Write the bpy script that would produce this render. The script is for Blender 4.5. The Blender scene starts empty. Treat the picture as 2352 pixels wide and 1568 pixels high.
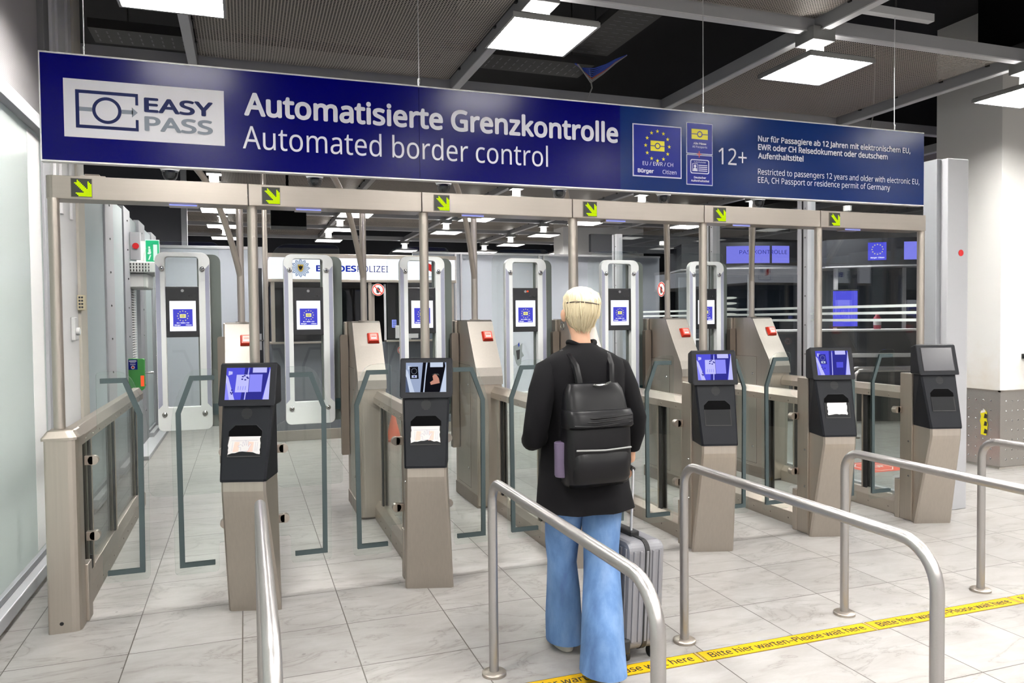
import bpy, bmesh, math, random
from mathutils import Vector, Matrix
random.seed(7)
S = bpy.context.scene
C = S.collection
PI = math.pi
# ------------------------------------------------------------------ camera, world, exposure
F_PX = 1751.24
PITCH, ROLL, YAW = -.0296, -.01, .3371
CAM = Vector((.9548, -4.5211, 1.6))
def camera_axes():
    fwd = Vector((math.sin(YAW), math.cos(YAW), 0)); rt = Vector((math.cos(YAW), -math.sin(YAW), 0)); up = Vector((0, 0, 1))
    c, s = math.cos(PITCH), math.sin(PITCH)
    fwd, up = fwd*c + up*s, up*c - fwd*s
    c, s = math.cos(ROLL), math.sin(ROLL)
    rt, up = rt*c + up*s, up*c - rt*s
    return rt, up, fwd
rt, up, fwd = camera_axes()
cd = bpy.data.cameras.new('camera'); cam = bpy.data.objects.new('camera', cd); C.objects.link(cam)
M = Matrix((rt, up, -fwd)).transposed().to_4x4(); M.translation = CAM
cam.matrix_world = M
cd.sensor_width = 36; cd.lens = 36*F_PX/2352; cd.clip_start = .05; cd.clip_end = 100
S.camera = cam
S.view_settings.view_transform = 'Standard'; S.view_settings.look = 'None'
S.view_settings.exposure = 0.0; S.view_settings.gamma = 1; S.view_settings.use_curve_mapping = False
W = bpy.data.worlds.new('world'); S.world = W; W.use_nodes = True
W.node_tree.nodes['Background'].inputs[0].default_value = (.62, .63, .68, 1)
W.node_tree.nodes['Background'].inputs[1].default_value = .30
LAMP_E = 102.0          # emission of the ceiling lamps
cy = S.cycles
cy.max_bounces = 8; cy.diffuse_bounces = 3; cy.glossy_bounces = 4; cy.transmission_bounces = 3; cy.transparent_max_bounces = 24
cy.caustics_reflective = False; cy.caustics_refractive = False; cy.sample_clamp_indirect = 4.0; cy.sample_clamp_direct = 0
cy.use_denoising = True

# ------------------------------------------------------------------ materials
def lin(h):
    if isinstance(h, str):
        v = [int(h[i:i+2], 16)/255 for i in (0, 2, 4)]
        return tuple(x/12.92 if x <= .04045 else ((x+.055)/1.055)**2.4 for x in v)
    return h
MATS = {}
def mat(name, col=(.8, .8, .8), rough=.5, metal=0.0, emit=None, es=1.0, spec=.5, coat=0.0, bump=None):
    m = bpy.data.materials.new(name); m.use_nodes = True
    b = m.node_tree.nodes['Principled BSDF']
    c = lin(col)
    b.inputs['Base Color'].default_value = (*c, 1); b.inputs['Roughness'].default_value = rough
    b.inputs['Metallic'].default_value = metal; b.inputs['Specular IOR Level'].default_value = spec
    b.inputs['Coat Weight'].default_value = coat
    if emit:
        b.inputs['Emission Color'].default_value = (*lin(emit), 1); b.inputs['Emission Strength'].default_value = es
    MATS[name] = m
    return m
def nodes(m): return m.node_tree.nodes, m.node_tree.links
def N(m, t, **k):
    n = m.node_tree.nodes.new(t)
    for a, v in k.items(): setattr(n, a, v)
    return n
def mathn(m, op, a, b=None, c=None):
    n = N(m, 'ShaderNodeMath', operation=op); L = m.node_tree.links
    for i, v in enumerate((a, b, c)):
        if v is None: continue
        if isinstance(v, (int, float)): n.inputs[i].default_value = v
        else: L.new(v, n.inputs[i])
    return n.outputs[0]
def rampn(m, fac, stops):
    r = N(m, 'ShaderNodeValToRGB'); m.node_tree.links.new(fac, r.inputs[0])
    e = r.color_ramp.elements
    while len(e) < len(stops): e.new(.5)
    for el, (p, c) in zip(e, stops):
        el.position = p; c = lin(c); el.color = (*c[:3], 1)
    return r.outputs[0]
def noise(m, scale, detail=4, rough=.55, vec=None, dist=0.0):
    n = N(m, 'ShaderNodeTexNoise'); n.inputs['Scale'].default_value = scale; n.inputs['Detail'].default_value = detail
    n.inputs['Roughness'].default_value = rough; n.inputs['Distortion'].default_value = dist
    if vec is not None: m.node_tree.links.new(vec, n.inputs['Vector'])
    return n.outputs[0]
def objco(m, scale=(1, 1, 1)):
    t = N(m, 'ShaderNodeTexCoord'); mp = N(m, 'ShaderNodeMapping'); mp.inputs['Scale'].default_value = scale
    m.node_tree.links.new(t.outputs['Object'], mp.inputs[0]); return mp.outputs[0]
def steel(name, col, rough=.3, grain=(220, 220, 4), var=.05, smudge=.0, rv=.14, aniso=None, metal=.88):
    m = mat(name, col, rough, metal); L = m.node_tree.links; b = m.node_tree.nodes['Principled BSDF']
    f = noise(m, 1, 3, .6, objco(m, grain)); c = lin(col)
    lo = tuple(x*(1-var) for x in c); hi = tuple(min(1, x*(1+var)) for x in c)
    L.new(rampn(m, f, [(.3, lo), (.7, hi)]), b.inputs['Base Color'])
    g = noise(m, 3.5, 5, .6, objco(m))
    r1 = mathn(m, 'MULTIPLY_ADD', f, rv, rough-rv/2)
    L.new(mathn(m, 'MULTIPLY_ADD', g, .12+smudge, mathn(m, 'SUBTRACT', r1, .06+smudge*.5)), b.inputs['Roughness'])
    if aniso:
        b.inputs['Anisotropic'].default_value = .65; cx = N(m, 'ShaderNodeCombineXYZ')
        for k in range(3): cx.inputs[k].default_value = aniso[k]
        L.new(cx.outputs[0], b.inputs['Tangent'])
    return m
def glass(name, tint=(.93, .97, .95), refl=1.0, spec_tint=(1, 1, 1)):
    m = bpy.data.materials.new(name); m.use_nodes = True; nt = m.node_tree; nt.nodes.clear(); L = nt.links
    o = N(m, 'ShaderNodeOutputMaterial'); mx = N(m, 'ShaderNodeMixShader'); t = N(m, 'ShaderNodeBsdfTransparent')
    g = N(m, 'ShaderNodeBsdfGlossy'); fr = N(m, 'ShaderNodeFresnel'); ge = N(m, 'ShaderNodeNewGeometry')
    L.new(mathn(m, 'MULTIPLY_ADD', ge.outputs['Backfacing'], 1/1.46-1.46, 1.46), fr.inputs['IOR'])
    t.inputs[0].default_value = (*tint, 1); g.inputs[0].default_value = (*spec_tint, 1); g.inputs['Roughness'].default_value = .0
    L.new(mathn(m, 'MULTIPLY', fr.outputs[0], refl), mx.inputs[0]); L.new(t.outputs[0], mx.inputs[1]); L.new(g.outputs[0], mx.inputs[2]); L.new(mx.outputs[0], o.inputs[0])
    MATS[name] = m; return m
def emis(name, col, s=1.0):
    m = bpy.data.materials.new(name); m.use_nodes = True; nt = m.node_tree; nt.nodes.clear()
    o = N(m, 'ShaderNodeOutputMaterial'); e = N(m, 'ShaderNodeEmission'); e.inputs[0].default_value = (*lin(col), 1); e.inputs[1].default_value = s
    nt.links.new(e.outputs[0], o.inputs[0]); MATS[name] = m; return m

steel('steel', 'cbc1b6', .34, (90, 90, 2), .03, 0, .04)
steel('steel_h', 'c0b7ae', .33, (2, 60, 60), .02, 0, .0)          # grain along the beam
steel('steel_pole', 'd6ccc2', .33, (120, 120, 3), .015, 0, .0, None, .9)
steel('steel_smudged', '857f79', .46, (160, 160, 5), .05, .16)
steel('steel_tube', 'c6c2c0', .31, (200, 200, 200), .02, 0, .03)
mat('steel_dark', '9a8f86', .42, .9)
mat('chrome', 'cfcfcf', .15, 1.0)
mat('black_plastic', '0c0e15', .5, spec=.22)
mat('head_plastic', '121319', .5, spec=.22)
mat('black', '060607', .6)
mat('dark_grey', '2b2c2e', .5)
mat('matte_black', '020203', .9, spec=.1)
mat('ceiling_black', '08080a', .85, spec=.2)
mat('navy_black', '14161f', .6)
mat('white_paint', 'f8f7f6', .5)
mat('white_plastic', 'f0f0ee', .4)
mat('cream', 'e9dfbe', .5)
mat('cream_trim', 'd9d3c6', .5)
mat('scanner_white', 'fafcfa', .35)
mat('scanner_grey', '6a716c', .4)
mat('strip_lilac', 'b0b2c4', .35)
mat('alu', 'c6c6ca', .42, .35)
mat('alu_grey', 'a2a4a8', .45, .4)
mat('beam_grey', 'd0d0d3', .5)
mat('beam_dark', '8f8f92', .6)
mat('tray_black', '141312', .7)
mat('lamp_grey', '8b8b8b', .4, .3)
mat('lamp_hood', '8a8988', .35, .3)
mat('red', 'd8341f', .4)
mat('red_sticker', 'c4161c', .5)
mat('pink_cover', 'e8a39a', .25)
mat('green', '3a8a3c', .45)
mat('sign_blue', '00004a', .2, spec=.13)
mat('sign_blue_right', '061f52', .2, spec=.13)
mat('icon_blue', '000f70', .32, spec=.2)
mat('sign_white', 'e0dfe8', .5, spec=.12)
mat('logo_white', 'dedce2', .5, spec=.12)
mat('logo_navy', '0a1440', .5, spec=.12)
mat('logo_grey', '7b818c', .5, spec=.12)
mat('yellow', 'e4d71f', .4)
mat('icon_red', 'c33a22', .4)
mat('tape_yellow', 'cfa512', .5, spec=.25)
mat('tape_black', '2a2a26', .55)
mat('stripe_grey', '455052', .6, spec=.2)
mat('edge_white', 'd5dcda', .3)
mat('paper', 'd6d2d2', .7)
mat('paper_red', 'efbfb4', .7)
mat('paper_line', '9a8fa8', .7)
mat('stop_red', 'e0533a', .5)
mat('cable_blue', '1c3c9c', .5)
mat('cable_red', 'a8503c', .5)
mat('cable_grey', '8e8e8c', .5)
mat('orange', 'f0562a', .5)
mat('counter_black', '26292e', .3)
mat('coat', '060508', .9, spec=.2)
mat('skin', 'd8a98c', .5)
mat('hair', 'e3d3b0', .6)
mat('leather', '070609', .36, spec=.22)
mat('lilac_bottle', '5a4d65', .5)
mat('white_cloth', 'ece4dc', .7)
mat('shoe', 'e2dccf', .6)
mat('suit_grey', '77767b', .4)
mat('suit_black', '18181a', .5)
mat('hairband', '3a2e24', .5)
mat('lip', 'b06a62', .5)
mat('dark_window', '14171b', .12)
mat('hazard_black', '1c1a14', .6)
mat('blue_uniform', '22386e', .6)
mat('tree_fascia', 'c9c5c6', .7)
emis('lamp_light', 'fffdf8', LAMP_E)
emis('lamp_tube', 'fffcf4', 12.0)
emis('lightbox', 'f4f6ff', 1.25)
emis('screen_white', 'f6f7ff', 1.45)
emis('screen_blue', '5353d6', .95)
emis('screen_yellow', 'efe9a0', 1.1)
emis('scr_b1', '5a5ae8', .9); emis('scr_b2', '8f8ffa', 1.0); emis('scr_b3', 'c3c3ff', 1.0); emis('scr_b4', '3a3aa0', .8)
emis('scr_c1', 'aebdde', .8); emis('scr_c2', '15151c', .8); emis('scr_c3', 'd2def4', .9); emis('scr_c4', 'd99b88', .8); emis('scr_c5', '5c6886', .8)
emis('led', 'c6e800', 1.25)
mat('led_off', '0e1405', .35)
emis('under_blue', '9aa4ff', 1.1)
emis('booth_blue', '5f5ff2', 1.0); emis('booth_blue2', '8c8cff', 1.0)
emis('exit_green', '35c98a', 1.0); emis('exit_white', 'eafff4', 1.1)
emis('red_glow', 'ff5a36', 1.2)
emis('text_blue', '2a45d8', .6); emis('text_blue_dark', '1a2aa0', .5)
emis('badge_silver', 'b4c2dc', .9); emis('badge_gold', 'd8b452', .9); emis('badge_red', 'e0302a', .9); emis('badge_line', '5068b8', .7); emis('badge_black', '20242c', .3)
mat('screen_off', '3a393f', .22)
mat('tray_face', '0a0b10', .4, spec=.2)
mat('steel_panel', 'c6c0b6', .42, .9)
mat('hinge_teal', '2c4448', .4, .3)
mat('black_gloss', '111216', .25); emis('text_olive', '9a9448', .8)
mat('sticker_grey', '8d9696', .6)
mat('booth_grey', '5c6068', .3); mat('booth_inside', '171c2c', .6)
mat('booth_rear', '7a8088', .4)
mat('bottle_red', '8a2a3c', .35)
mat('film_white', 'dfe6e2', .5)
glass('glass', (.955, .975, .965))
glass('glass_wing', (.965, .985, .975))
glass('glass_partition', (.90, .92, .925), 1.1)
glass('glass_booth', (.55, .58, .62), 1.0)
glass('dome_glass', (.75, .76, .78), 1.3)
mat('glass_edge', 'cfe2da', .25)
def frosted(name, col, tr):
    m = mat(name, col, .18, spec=.5); nt = m.node_tree; L = nt.links
    t = N(m, 'ShaderNodeBsdfTranslucent'); t.inputs[0].default_value = (*lin(tr), 1); mx = N(m, 'ShaderNodeMixShader'); mx.inputs[0].default_value = .5
    L.new(nt.nodes['Principled BSDF'].outputs[0], mx.inputs[1]); L.new(t.outputs[0], mx.inputs[2]); L.new(mx.outputs[0], nt.nodes['Material Output'].inputs[0])
frosted('frosted', 'e8efed', 'f0f8f6'); frosted('frosted_far', 'e6eef0', 'f0f8fa')
m = mat('grey_glass_wall', 'c9ced8', .18, spec=.6)
mat('white_wall', 'dcdce0', .5)

def marble():
    m = mat('marble', 'e0dcd8', .32); L = m.node_tree.links; b = m.node_tree.nodes['Principled BSDF']
    t = N(m, 'ShaderNodeTexCoord'); s = N(m, 'ShaderNodeSeparateXYZ'); L.new(t.outputs['Object'], s.inputs[0])
    P_ = .5207
    u = mathn(m, 'DIVIDE', mathn(m, 'SUBTRACT', s.outputs[0], .395), P_); v = mathn(m, 'DIVIDE', mathn(m, 'SUBTRACT', s.outputs[1], -.470), .5225)
    fu = mathn(m, 'FLOOR', u); fv = mathn(m, 'FLOOR', v)
    cell = N(m, 'ShaderNodeCombineXYZ'); L.new(fu, cell.inputs[0]); L.new(fv, cell.inputs[1])
    wn = N(m, 'ShaderNodeTexWhiteNoise'); L.new(cell.outputs[0], wn.inputs[0])
    sh = N(m, 'ShaderNodeVectorMath', operation='MULTIPLY_ADD'); L.new(wn.outputs['Color'], sh.inputs[0]); sh.inputs[1].default_value = (9, 9, 9); L.new(t.outputs['Object'], sh.inputs[2])
    mp = N(m, 'ShaderNodeMapping'); mp.inputs['Rotation'].default_value = (0, 0, .45); mp.inputs['Scale'].default_value = (1.0, 2.6, 1); L.new(sh.outputs[0], mp.inputs[0])
    n1 = noise(m, 1.3, 9, .6, mp.outputs[0], .9)
    n2 = noise(m, 4.5, 8, .66, mp.outputs[0], .5)
    vein = mathn(m, 'ABSOLUTE', mathn(m, 'SUBTRACT', n1, .5))
    base = rampn(m, vein, [(0, 'c0bbb7'), (.006, 'd8d3cf'), (.03, 'e2dedb'), (.3, 'e9e6e3')])
    tone = rampn(m, n2, [(.3, 'd6d0cb'), (.62, 'ffffff')])
    mx = N(m, 'ShaderNodeMixRGB', blend_type='MULTIPLY'); mx.inputs[0].default_value = .6; L.new(base, mx.inputs[1]); L.new(tone, mx.inputs[2])
    cellv = mathn(m, 'MULTIPLY_ADD', wn.outputs['Value'], .06, .47)
    mx2 = N(m, 'ShaderNodeMixRGB', blend_type='MULTIPLY'); mx2.inputs[0].default_value = 1; L.new(mx.outputs[0], mx2.inputs[1])
    cc = N(m, 'ShaderNodeCombineXYZ')
    for i in range(3): L.new(cellv, cc.inputs[i])
    L.new(cc.outputs[0], mx2.inputs[2])
    # small dirt specks
    vo = N(m, 'ShaderNodeTexVoronoi'); vo.inputs['Scale'].default_value = 7.5; L.new(t.outputs['Object'], vo.inputs['Vector'])
    rnd = N(m, 'ShaderNodeSeparateColor'); L.new(vo.outputs['Color'], rnd.inputs[0])
    spot = mathn(m, 'LESS_THAN', vo.outputs['Distance'], mathn(m, 'MULTIPLY', mathn(m, 'SUBTRACT', rnd.outputs[0], .70), .26))
    mx3 = N(m, 'ShaderNodeMixRGB'); L.new(mathn(m, 'MULTIPLY', spot, .7), mx3.inputs[0]); L.new(mx2.outputs[0], mx3.inputs[1]); mx3.inputs[2].default_value = (*lin('6e6a66'), 1)
    du = mathn(m, 'MULTIPLY', mathn(m, 'ABSOLUTE', mathn(m, 'SUBTRACT', mathn(m, 'FRACT', mathn(m, 'ADD', u, .5)), .5)), P_)
    dv = mathn(m, 'MULTIPLY', mathn(m, 'ABSOLUTE', mathn(m, 'SUBTRACT', mathn(m, 'FRACT', mathn(m, 'ADD', v, .5)), .5)), .5225)
    g = mathn(m, 'LESS_THAN', mathn(m, 'MINIMUM', du, dv), .0027)
    mx4 = N(m, 'ShaderNodeMixRGB'); L.new(g, mx4.inputs[0]); L.new(mx3.outputs[0], mx4.inputs[1]); mx4.inputs[2].default_value = (*lin('4f4943'), 1)
    L.new(mx4.outputs[0], b.inputs['Base Color'])
    L.new(mathn(m, 'MULTIPLY_ADD', n2, .2, .24), b.inputs['Roughness'])
    return m
marble()
def mesh_mat():
    m = mat('wire_mesh', '9c948d', .5, .3); nt = m.node_tree; L = nt.links; b = nt.nodes['Principled BSDF']
    t = N(m, 'ShaderNodeTexCoord'); s = N(m, 'ShaderNodeSeparateXYZ'); L.new(t.outputs['Object'], s.inputs[0])
    fx = mathn(m, 'FRACT', mathn(m, 'MULTIPLY', s.outputs[0], 44)); fy = mathn(m, 'FRACT', mathn(m, 'MULTIPLY', s.outputs[1], 44))
    hole = mathn(m, 'MULTIPLY', mathn(m, 'GREATER_THAN', fx, .38), mathn(m, 'GREATER_THAN', fy, .38))
    tr = N(m, 'ShaderNodeBsdfTransparent'); mx = N(m, 'ShaderNodeMixShader'); L.new(hole, mx.inputs[0]); L.new(b.outputs[0], mx.inputs[1]); L.new(tr.outputs[0], mx.inputs[2])
    L.new(mx.outputs[0], nt.nodes['Material Output'].inputs[0]); return m
mesh_mat()
def denim():
    m = mat('denim', '6f8fbf', .8); L = m.node_tree.links; b = m.node_tree.nodes['Principled BSDF']
    n = noise(m, 9, 6, .6, objco(m, (1, 1, .35)))
    L.new(rampn(m, n, [(.3, '3f5a84'), (.5, '587aa8'), (.75, '7d99c2')]), b.inputs['Base Color'])
denim()
def perforated():
    m = mat('perforated', 'cfcacb', .6); L = m.node_tree.links; b = m.node_tree.nodes['Principled BSDF']
    v = N(m, 'ShaderNodeTexVoronoi'); v.inputs['Scale'].default_value = 90; v.inputs['Randomness'].default_value = 0
    L.new(objco(m), v.inputs['Vector'])
    L.new(rampn(m, v.outputs['Distance'], [(.2, '8f8b8c'), (.35, 'b4b0b1')]), b.inputs['Base Color'])
perforated()
def studded():
    m = steel('studded_steel', 'c8c3bd', .36, (120, 120, 120), .05); L = m.node_tree.links
def dirty_white():
    m = mat('column_white', 'ece9e4', .6); L = m.node_tree.links; b = m.node_tree.nodes['Principled BSDF']
    n = noise(m, 2.3, 6, .65, objco(m)); s = N(m, 'ShaderNodeSeparateXYZ'); L.new(objco(m), s.inputs[0])
    low = N(m, 'ShaderNodeMapRange'); low.inputs['From Min'].default_value = 1.9; low.inputs['From Max'].default_value = .7
    L.new(s.outputs[2], low.inputs[0])
    f = mathn(m, 'MULTIPLY', low.outputs[0], n)
    L.new(rampn(m, f, [(.25, 'edebe8'), (.75, 'ddd0bd')]), b.inputs['Base Color'])
studded(); dirty_white()

# ------------------------------------------------------------------ mesh helpers
class MB:
    """collects shapes; build() links them as ONE mesh object"""
    def __init__(s): s.bm = bmesh.new(); s.mats = []; s.smooth = False
    def mi(s, m):
        if m not in s.mats: s.mats.append(m)
        return s.mats.index(m)
    def face(s, pts, m):
        f = s.bm.faces.new([s.bm.verts.new(p) for p in pts]); f.material_index = s.mi(m); return f
    def box(s, c, d, m, bev=0.0, rz=0.0, seg=2):
        b2 = bmesh.new(); bmesh.ops.create_cube(b2, size=1.0)
        bmesh.ops.scale(b2, vec=d, verts=b2.verts)
        if bev: bmesh.ops.bevel(b2, geom=b2.edges[:], offset=bev, segments=seg, affect='EDGES', profile=.5)
        if rz: bmesh.ops.rotate(b2, verts=b2.verts, matrix=Matrix.Rotation(rz, 3, 'Z'))
        bmesh.ops.translate(b2, verts=b2.verts, vec=c); s.add(b2, m); return s
    def bx(s, x0, x1, y0, y1, z0, z1, m, bev=0.0):
        return s.box(((x0+x1)/2, (y0+y1)/2, (z0+z1)/2), (abs(x1-x0), abs(y1-y0), abs(z1-z0)), m, bev)
    def add(s, b2, m, T=None):
        i = s.mi(m); mp = {}
        for v in b2.verts: mp[v] = s.bm.verts.new(T @ v.co if T else v.co)
        for f in b2.faces:
            try: g = s.bm.faces.new([mp[v] for v in f.verts])
            except ValueError: continue
            g.material_index = i; g.smooth = f.smooth
        b2.free()
    def prism(s, loops, m, axes=('x', 'z'), d0=0.0, d1=.01, T=None, bev=0.0, m_side=None):
        """loops: outer 2-D polygon (+ holes); extruded along the remaining axis from d0 to d1"""
        third = [a for a in 'xyz' if a not in axes][0]
        def P3(p, d):
            v = {axes[0]: p[0], axes[1]: p[1], third: d}; return Vector((v['x'], v['y'], v['z']))
        b2 = bmesh.new()
        for d in (d0, d1):
            es = []
            for lp in loops:
                vs = [b2.verts.new(P3(p, d)) for p in lp]
                es += [b2.edges.new((vs[i], vs[(i+1) % len(vs)])) for i in range(len(vs))]
            if len(loops) == 1: b2.faces.new([e.verts[0] for e in es] if False else vs)
            else: bmesh.ops.triangle_fill(b2, edges=es, use_beauty=True)
        b2.verts.ensure_lookup_table(); n = sum(len(l) for l in loops); o = 0
        for lp in loops:
            k = len(lp)
            for i in range(k):
                a, b = o+i, o+(i+1) % k
                b2.faces.new([b2.verts[a], b2.verts[b], b2.verts[n+b], b2.verts[n+a]])
            o += k
        bmesh.ops.recalc_face_normals(b2, faces=b2.faces[:])
        if bev: bmesh.ops.bevel(b2, geom=[e for e in b2.edges if e.calc_face_angle(0) > .6], offset=bev, segments=2, affect='EDGES', profile=.5)
        s.add(b2, m, T); return s
    def poly(s, pts, m, plane=None):
        s.face(pts, m); return s
    def tube(s, path, r, m, seg=12, cap=True, smooth=True):
        path = [Vector(p) for p in path]; rs = r if isinstance(r, (list, tuple)) else [r]*len(path)
        i0 = s.mi(m); rings = []; ref = None
        for i, p in enumerate(path):
            d = (path[min(i+1, len(path)-1)] - path[max(i-1, 0)]).normalized()
            if ref is None:
                ref = Vector((0, 0, 1)) if abs(d.z) < .9 else Vector((1, 0, 0))
            a = d.cross(ref).normalized(); b = a.cross(d).normalized(); ref = b
            rings.append([s.bm.verts.new(p + (a*math.cos(t)+b*math.sin(t))*rs[i]) for t in [2*PI*k/seg for k in range(seg)]])
        for A, B in zip(rings, rings[1:]):
            for k in range(seg):
                f = s.bm.faces.new([A[k], A[(k+1) % seg], B[(k+1) % seg], B[k]]); f.material_index = i0; f.smooth = smooth
        if cap:
            for R_ in (rings[0], rings[-1]):
                f = s.bm.faces.new(R_); f.material_index = i0
        return s
    def lathe(s, prof, c, m, seg=24, axis='z', smooth=True):
        i0 = s.mi(m); rings = []
        for r, h in prof:
            R_ = []
            for k in range(seg):
                t = 2*PI*k/seg; x, y = r*math.cos(t), r*math.sin(t)
                v = (x, y, h) if axis == 'z' else ((x, h, y) if axis == 'y' else (h, x, y))
                R_.append(s.bm.verts.new((c[0]+v[0], c[1]+v[1], c[2]+v[2])))
            rings.append(R_)
        for A, B in zip(rings, rings[1:]):
            for k in range(seg):
                f = s.bm.faces.new([A[k], A[(k+1) % seg], B[(k+1) % seg], B[k]]); f.material_index = i0; f.smooth = smooth
        for R_ in (rings[0], rings[-1]):
            f = s.bm.faces.new(R_); f.material_index = i0
        return s
    def loft(s, rings, m, cap=True, smooth=True, seg=20):
        """rings: list of (centre, rx, ry[, tilt axis dir]) ellipses in the xy plane"""
        i0 = s.mi(m); R = []
        for rg in rings:
            c, rx, ry = rg[:3]; e = rg[3] if len(rg) > 3 else 2.0
            vs = []
            for k in range(seg):
                t = 2*PI*k/seg; ct, st = math.cos(t), math.sin(t)
                vs.append(s.bm.verts.new((c[0]+rx*math.copysign(abs(ct)**(2/e), ct), c[1]+ry*math.copysign(abs(st)**(2/e), st), c[2])))
            R.append(vs)
        for A, B in zip(R, R[1:]):
            for k in range(seg):
                f = s.bm.faces.new([A[k], A[(k+1) % seg], B[(k+1) % seg], B[k]]); f.material_index = i0; f.smooth = smooth
        if cap:
            for q in (R[0], R[-1]):
                f = s.bm.faces.new(q); f.material_index = i0; f.smooth = smooth
        return s
    def build(s, name, parent=None, label=None, kind=None, recalc=True):
        if recalc: bmesh.ops.recalc_face_normals(s.bm, faces=s.bm.faces[:])
        for e in s.bm.edges:
            if len(e.link_faces) == 2 and e.calc_face_angle(0) > .75: e.smooth = False
        me = bpy.data.meshes.new(name); s.bm.to_mesh(me); s.bm.free()
        for m in s.mats: me.materials.append(MATS[m])
        o = bpy.data.objects.new(name, me); C.objects.link(o)
        if parent: o.parent = parent
        if label: o['label'] = label
        if kind: o['kind'] = kind
        return o
def empty(name, loc=(0, 0, 0), rz=0.0):
    o = bpy.data.objects.new(name, None); o.empty_display_size = .1; C.objects.link(o)
    o.location = loc; o.rotation_euler = (0, 0, rz); return o
def tag(o, label, cat, group=None):
    o['label'] = label; o['category'] = cat
    if group: o['group'] = group
    return o
def thing(name, label, cat, loc=(0, 0, 0), rz=0.0, group=None): return tag(empty(name, loc, rz), label, cat, group)
def struct(o): o['kind'] = 'structure'; return o
def kids(o): return [c for c in bpy.data.objects if c.parent == o]
def dup(root, loc=None, rz=None, label=None):
    r = root.copy(); C.objects.link(r)
    if loc is not None: r.location = loc
    if rz is not None: r.rotation_euler = (0, 0, rz)
    if label: r['label'] = label
    def rec(a, b):
        for ch in kids(a):
            c = ch.copy(); C.objects.link(c); c.parent = b; rec(ch, c)
    rec(root, r); return r
def rrect(x0, x1, z0, z1, r, n=5):
    rr = r if isinstance(r, (list, tuple)) else [r]*4      # bl, br, tr, tl
    out = []
    for (cx, cz, a0, q) in ((x0, z0, PI, rr[0]), (x1, z0, 1.5*PI, rr[1]), (x1, z1, 0, rr[2]), (x0, z1, .5*PI, rr[3])):
        sx = 1 if cx == x0 else -1; sz = 1 if cz == z0 else -1
        if q <= 0: out.append((cx, cz)); continue
        for k in range(n+1):
            a = a0 + k*(PI/2)/n; out.append((cx+sx*q+q*math.cos(a), cz+sz*q+q*math.sin(a)))
    return out
def roundpoly(pts, rs, n=4):
    out = []
    for i, p in enumerate(pts):
        r = rs[i] if isinstance(rs, (list, tuple)) else rs
        p = Vector(p); a = Vector(pts[i-1]); b = Vector(pts[(i+1) % len(pts)])
        if r <= 0: out.append(tuple(p)); continue
        da = (a-p).normalized(); db = (b-p).normalized(); r = min(r, (a-p).length*.45, (b-p).length*.45)
        A = p+da*r; B = p+db*r
        for k in range(n+1):
            t = k/n; out.append(tuple(A*(1-t)**2 + p*2*t*(1-t) + B*t*t))
    return out
def circ(cx, cz, r, n=24, a0=0.0): return [(cx+r*math.cos(a0+2*PI*k/n), cz+r*math.sin(a0+2*PI*k/n)) for k in range(n)]
def star(cx, cz, r, n=5, q=.4, a0=PI/2): return [(cx+(r if k % 2 == 0 else r*q)*math.cos(a0+PI*k/n), cz+(r if k % 2 == 0 else r*q)*math.sin(a0+PI*k/n)) for k in range(2*n)]
# ------------------------------------------------------------------ lettering
_txt = {}
try:      # the sans face that ships with Blender; its built-in face otherwise
    import os
    FONT = bpy.data.fonts.load(os.path.join(bpy.utils.resource_path('LOCAL'), 'datafiles', 'fonts', 'NotoSansHebrew-Regular.woff2'))
except Exception:
    FONT = None
def glyphs(body):
    if body in _txt: return _txt[body]
    cu = bpy.data.curves.new('t', 'FONT'); cu.body = body; cu.size = 1; cu.resolution_u = 4
    if FONT: cu.font = FONT
    o = bpy.data.objects.new('t', cu); C.objects.link(o)
    bpy.context.view_layer.update()
    dg = bpy.context.evaluated_depsgraph_get(); me = bpy.data.meshes.new_from_object(o.evaluated_get(dg))
    vs = [v.co.copy() for v in me.vertices]; fs = [tuple(p.vertices) for p in me.polygons]
    bpy.data.objects.remove(o); bpy.data.curves.remove(cu); bpy.data.meshes.remove(me)
    _txt[body] = (vs, fs); return _txt[body]
def text(mb, body, m, org, u, v, x0, x1, y0, cap=None, bold=0.0):
    """lettering between x0 and x1 on the plane org + x*u + y*v, baseline y0, capital height cap; bold thickens the strokes"""
    vs, fs = glyphs(body)
    a = min(p.x for p in vs); b = max(p.x for p in vs)
    H = glyphs('H')[0]; hb = min(p.y for p in H); ht = max(p.y for p in H)
    d = bold*1.25; sx = (x1-x0)/(b-a+2*d); sy = sx if cap is None else cap/(ht-hb+2*d)
    org, u, v = Vector(org), Vector(u), Vector(v); i = mb.mi(m)
    offs = [(0, 0)] if not bold else [(0, 0)]+[(d*math.cos(k*PI/4), d*math.sin(k*PI/4)) for k in range(8)]
    w_ = u.cross(v).normalized()*.00004
    par = list(range(len(vs)))              # contours that overlap within a letter are kept a hair apart
    def root(a_):
        while par[a_] != a_: a_ = par[a_]
        return a_
    for f in fs:
        for q in f[1:]: par[root(q)] = root(f[0])
    rs = [root(a_) for a_ in range(len(vs))]; ids = {r_: n_ for n_, r_ in enumerate(sorted(set(rs)))}
    for kk, (ox, oy) in enumerate(offs):
        nv = [mb.bm.verts.new(org + w_*(kk*3+ids[rs[n_]] % 3) + u*(x0+(p.x-a+d+ox)*sx) + v*(y0+(p.y-hb+d+oy)*sy)) for n_, p in enumerate(vs)]
        for f in fs:
            try: g = mb.bm.faces.new([nv[k] for k in f]); g.material_index = i
            except ValueError: pass
    return mb
def decal(mb, pts, m, y):  # flat polygon on a plane of constant y, seen from -y
    mb.face([(p[0], y, p[1]) for p in pts], m); return mb
P = .987
ORD = ['first', 'second', 'third', 'fourth', 'fifth', 'sixth', 'seventh']
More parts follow.
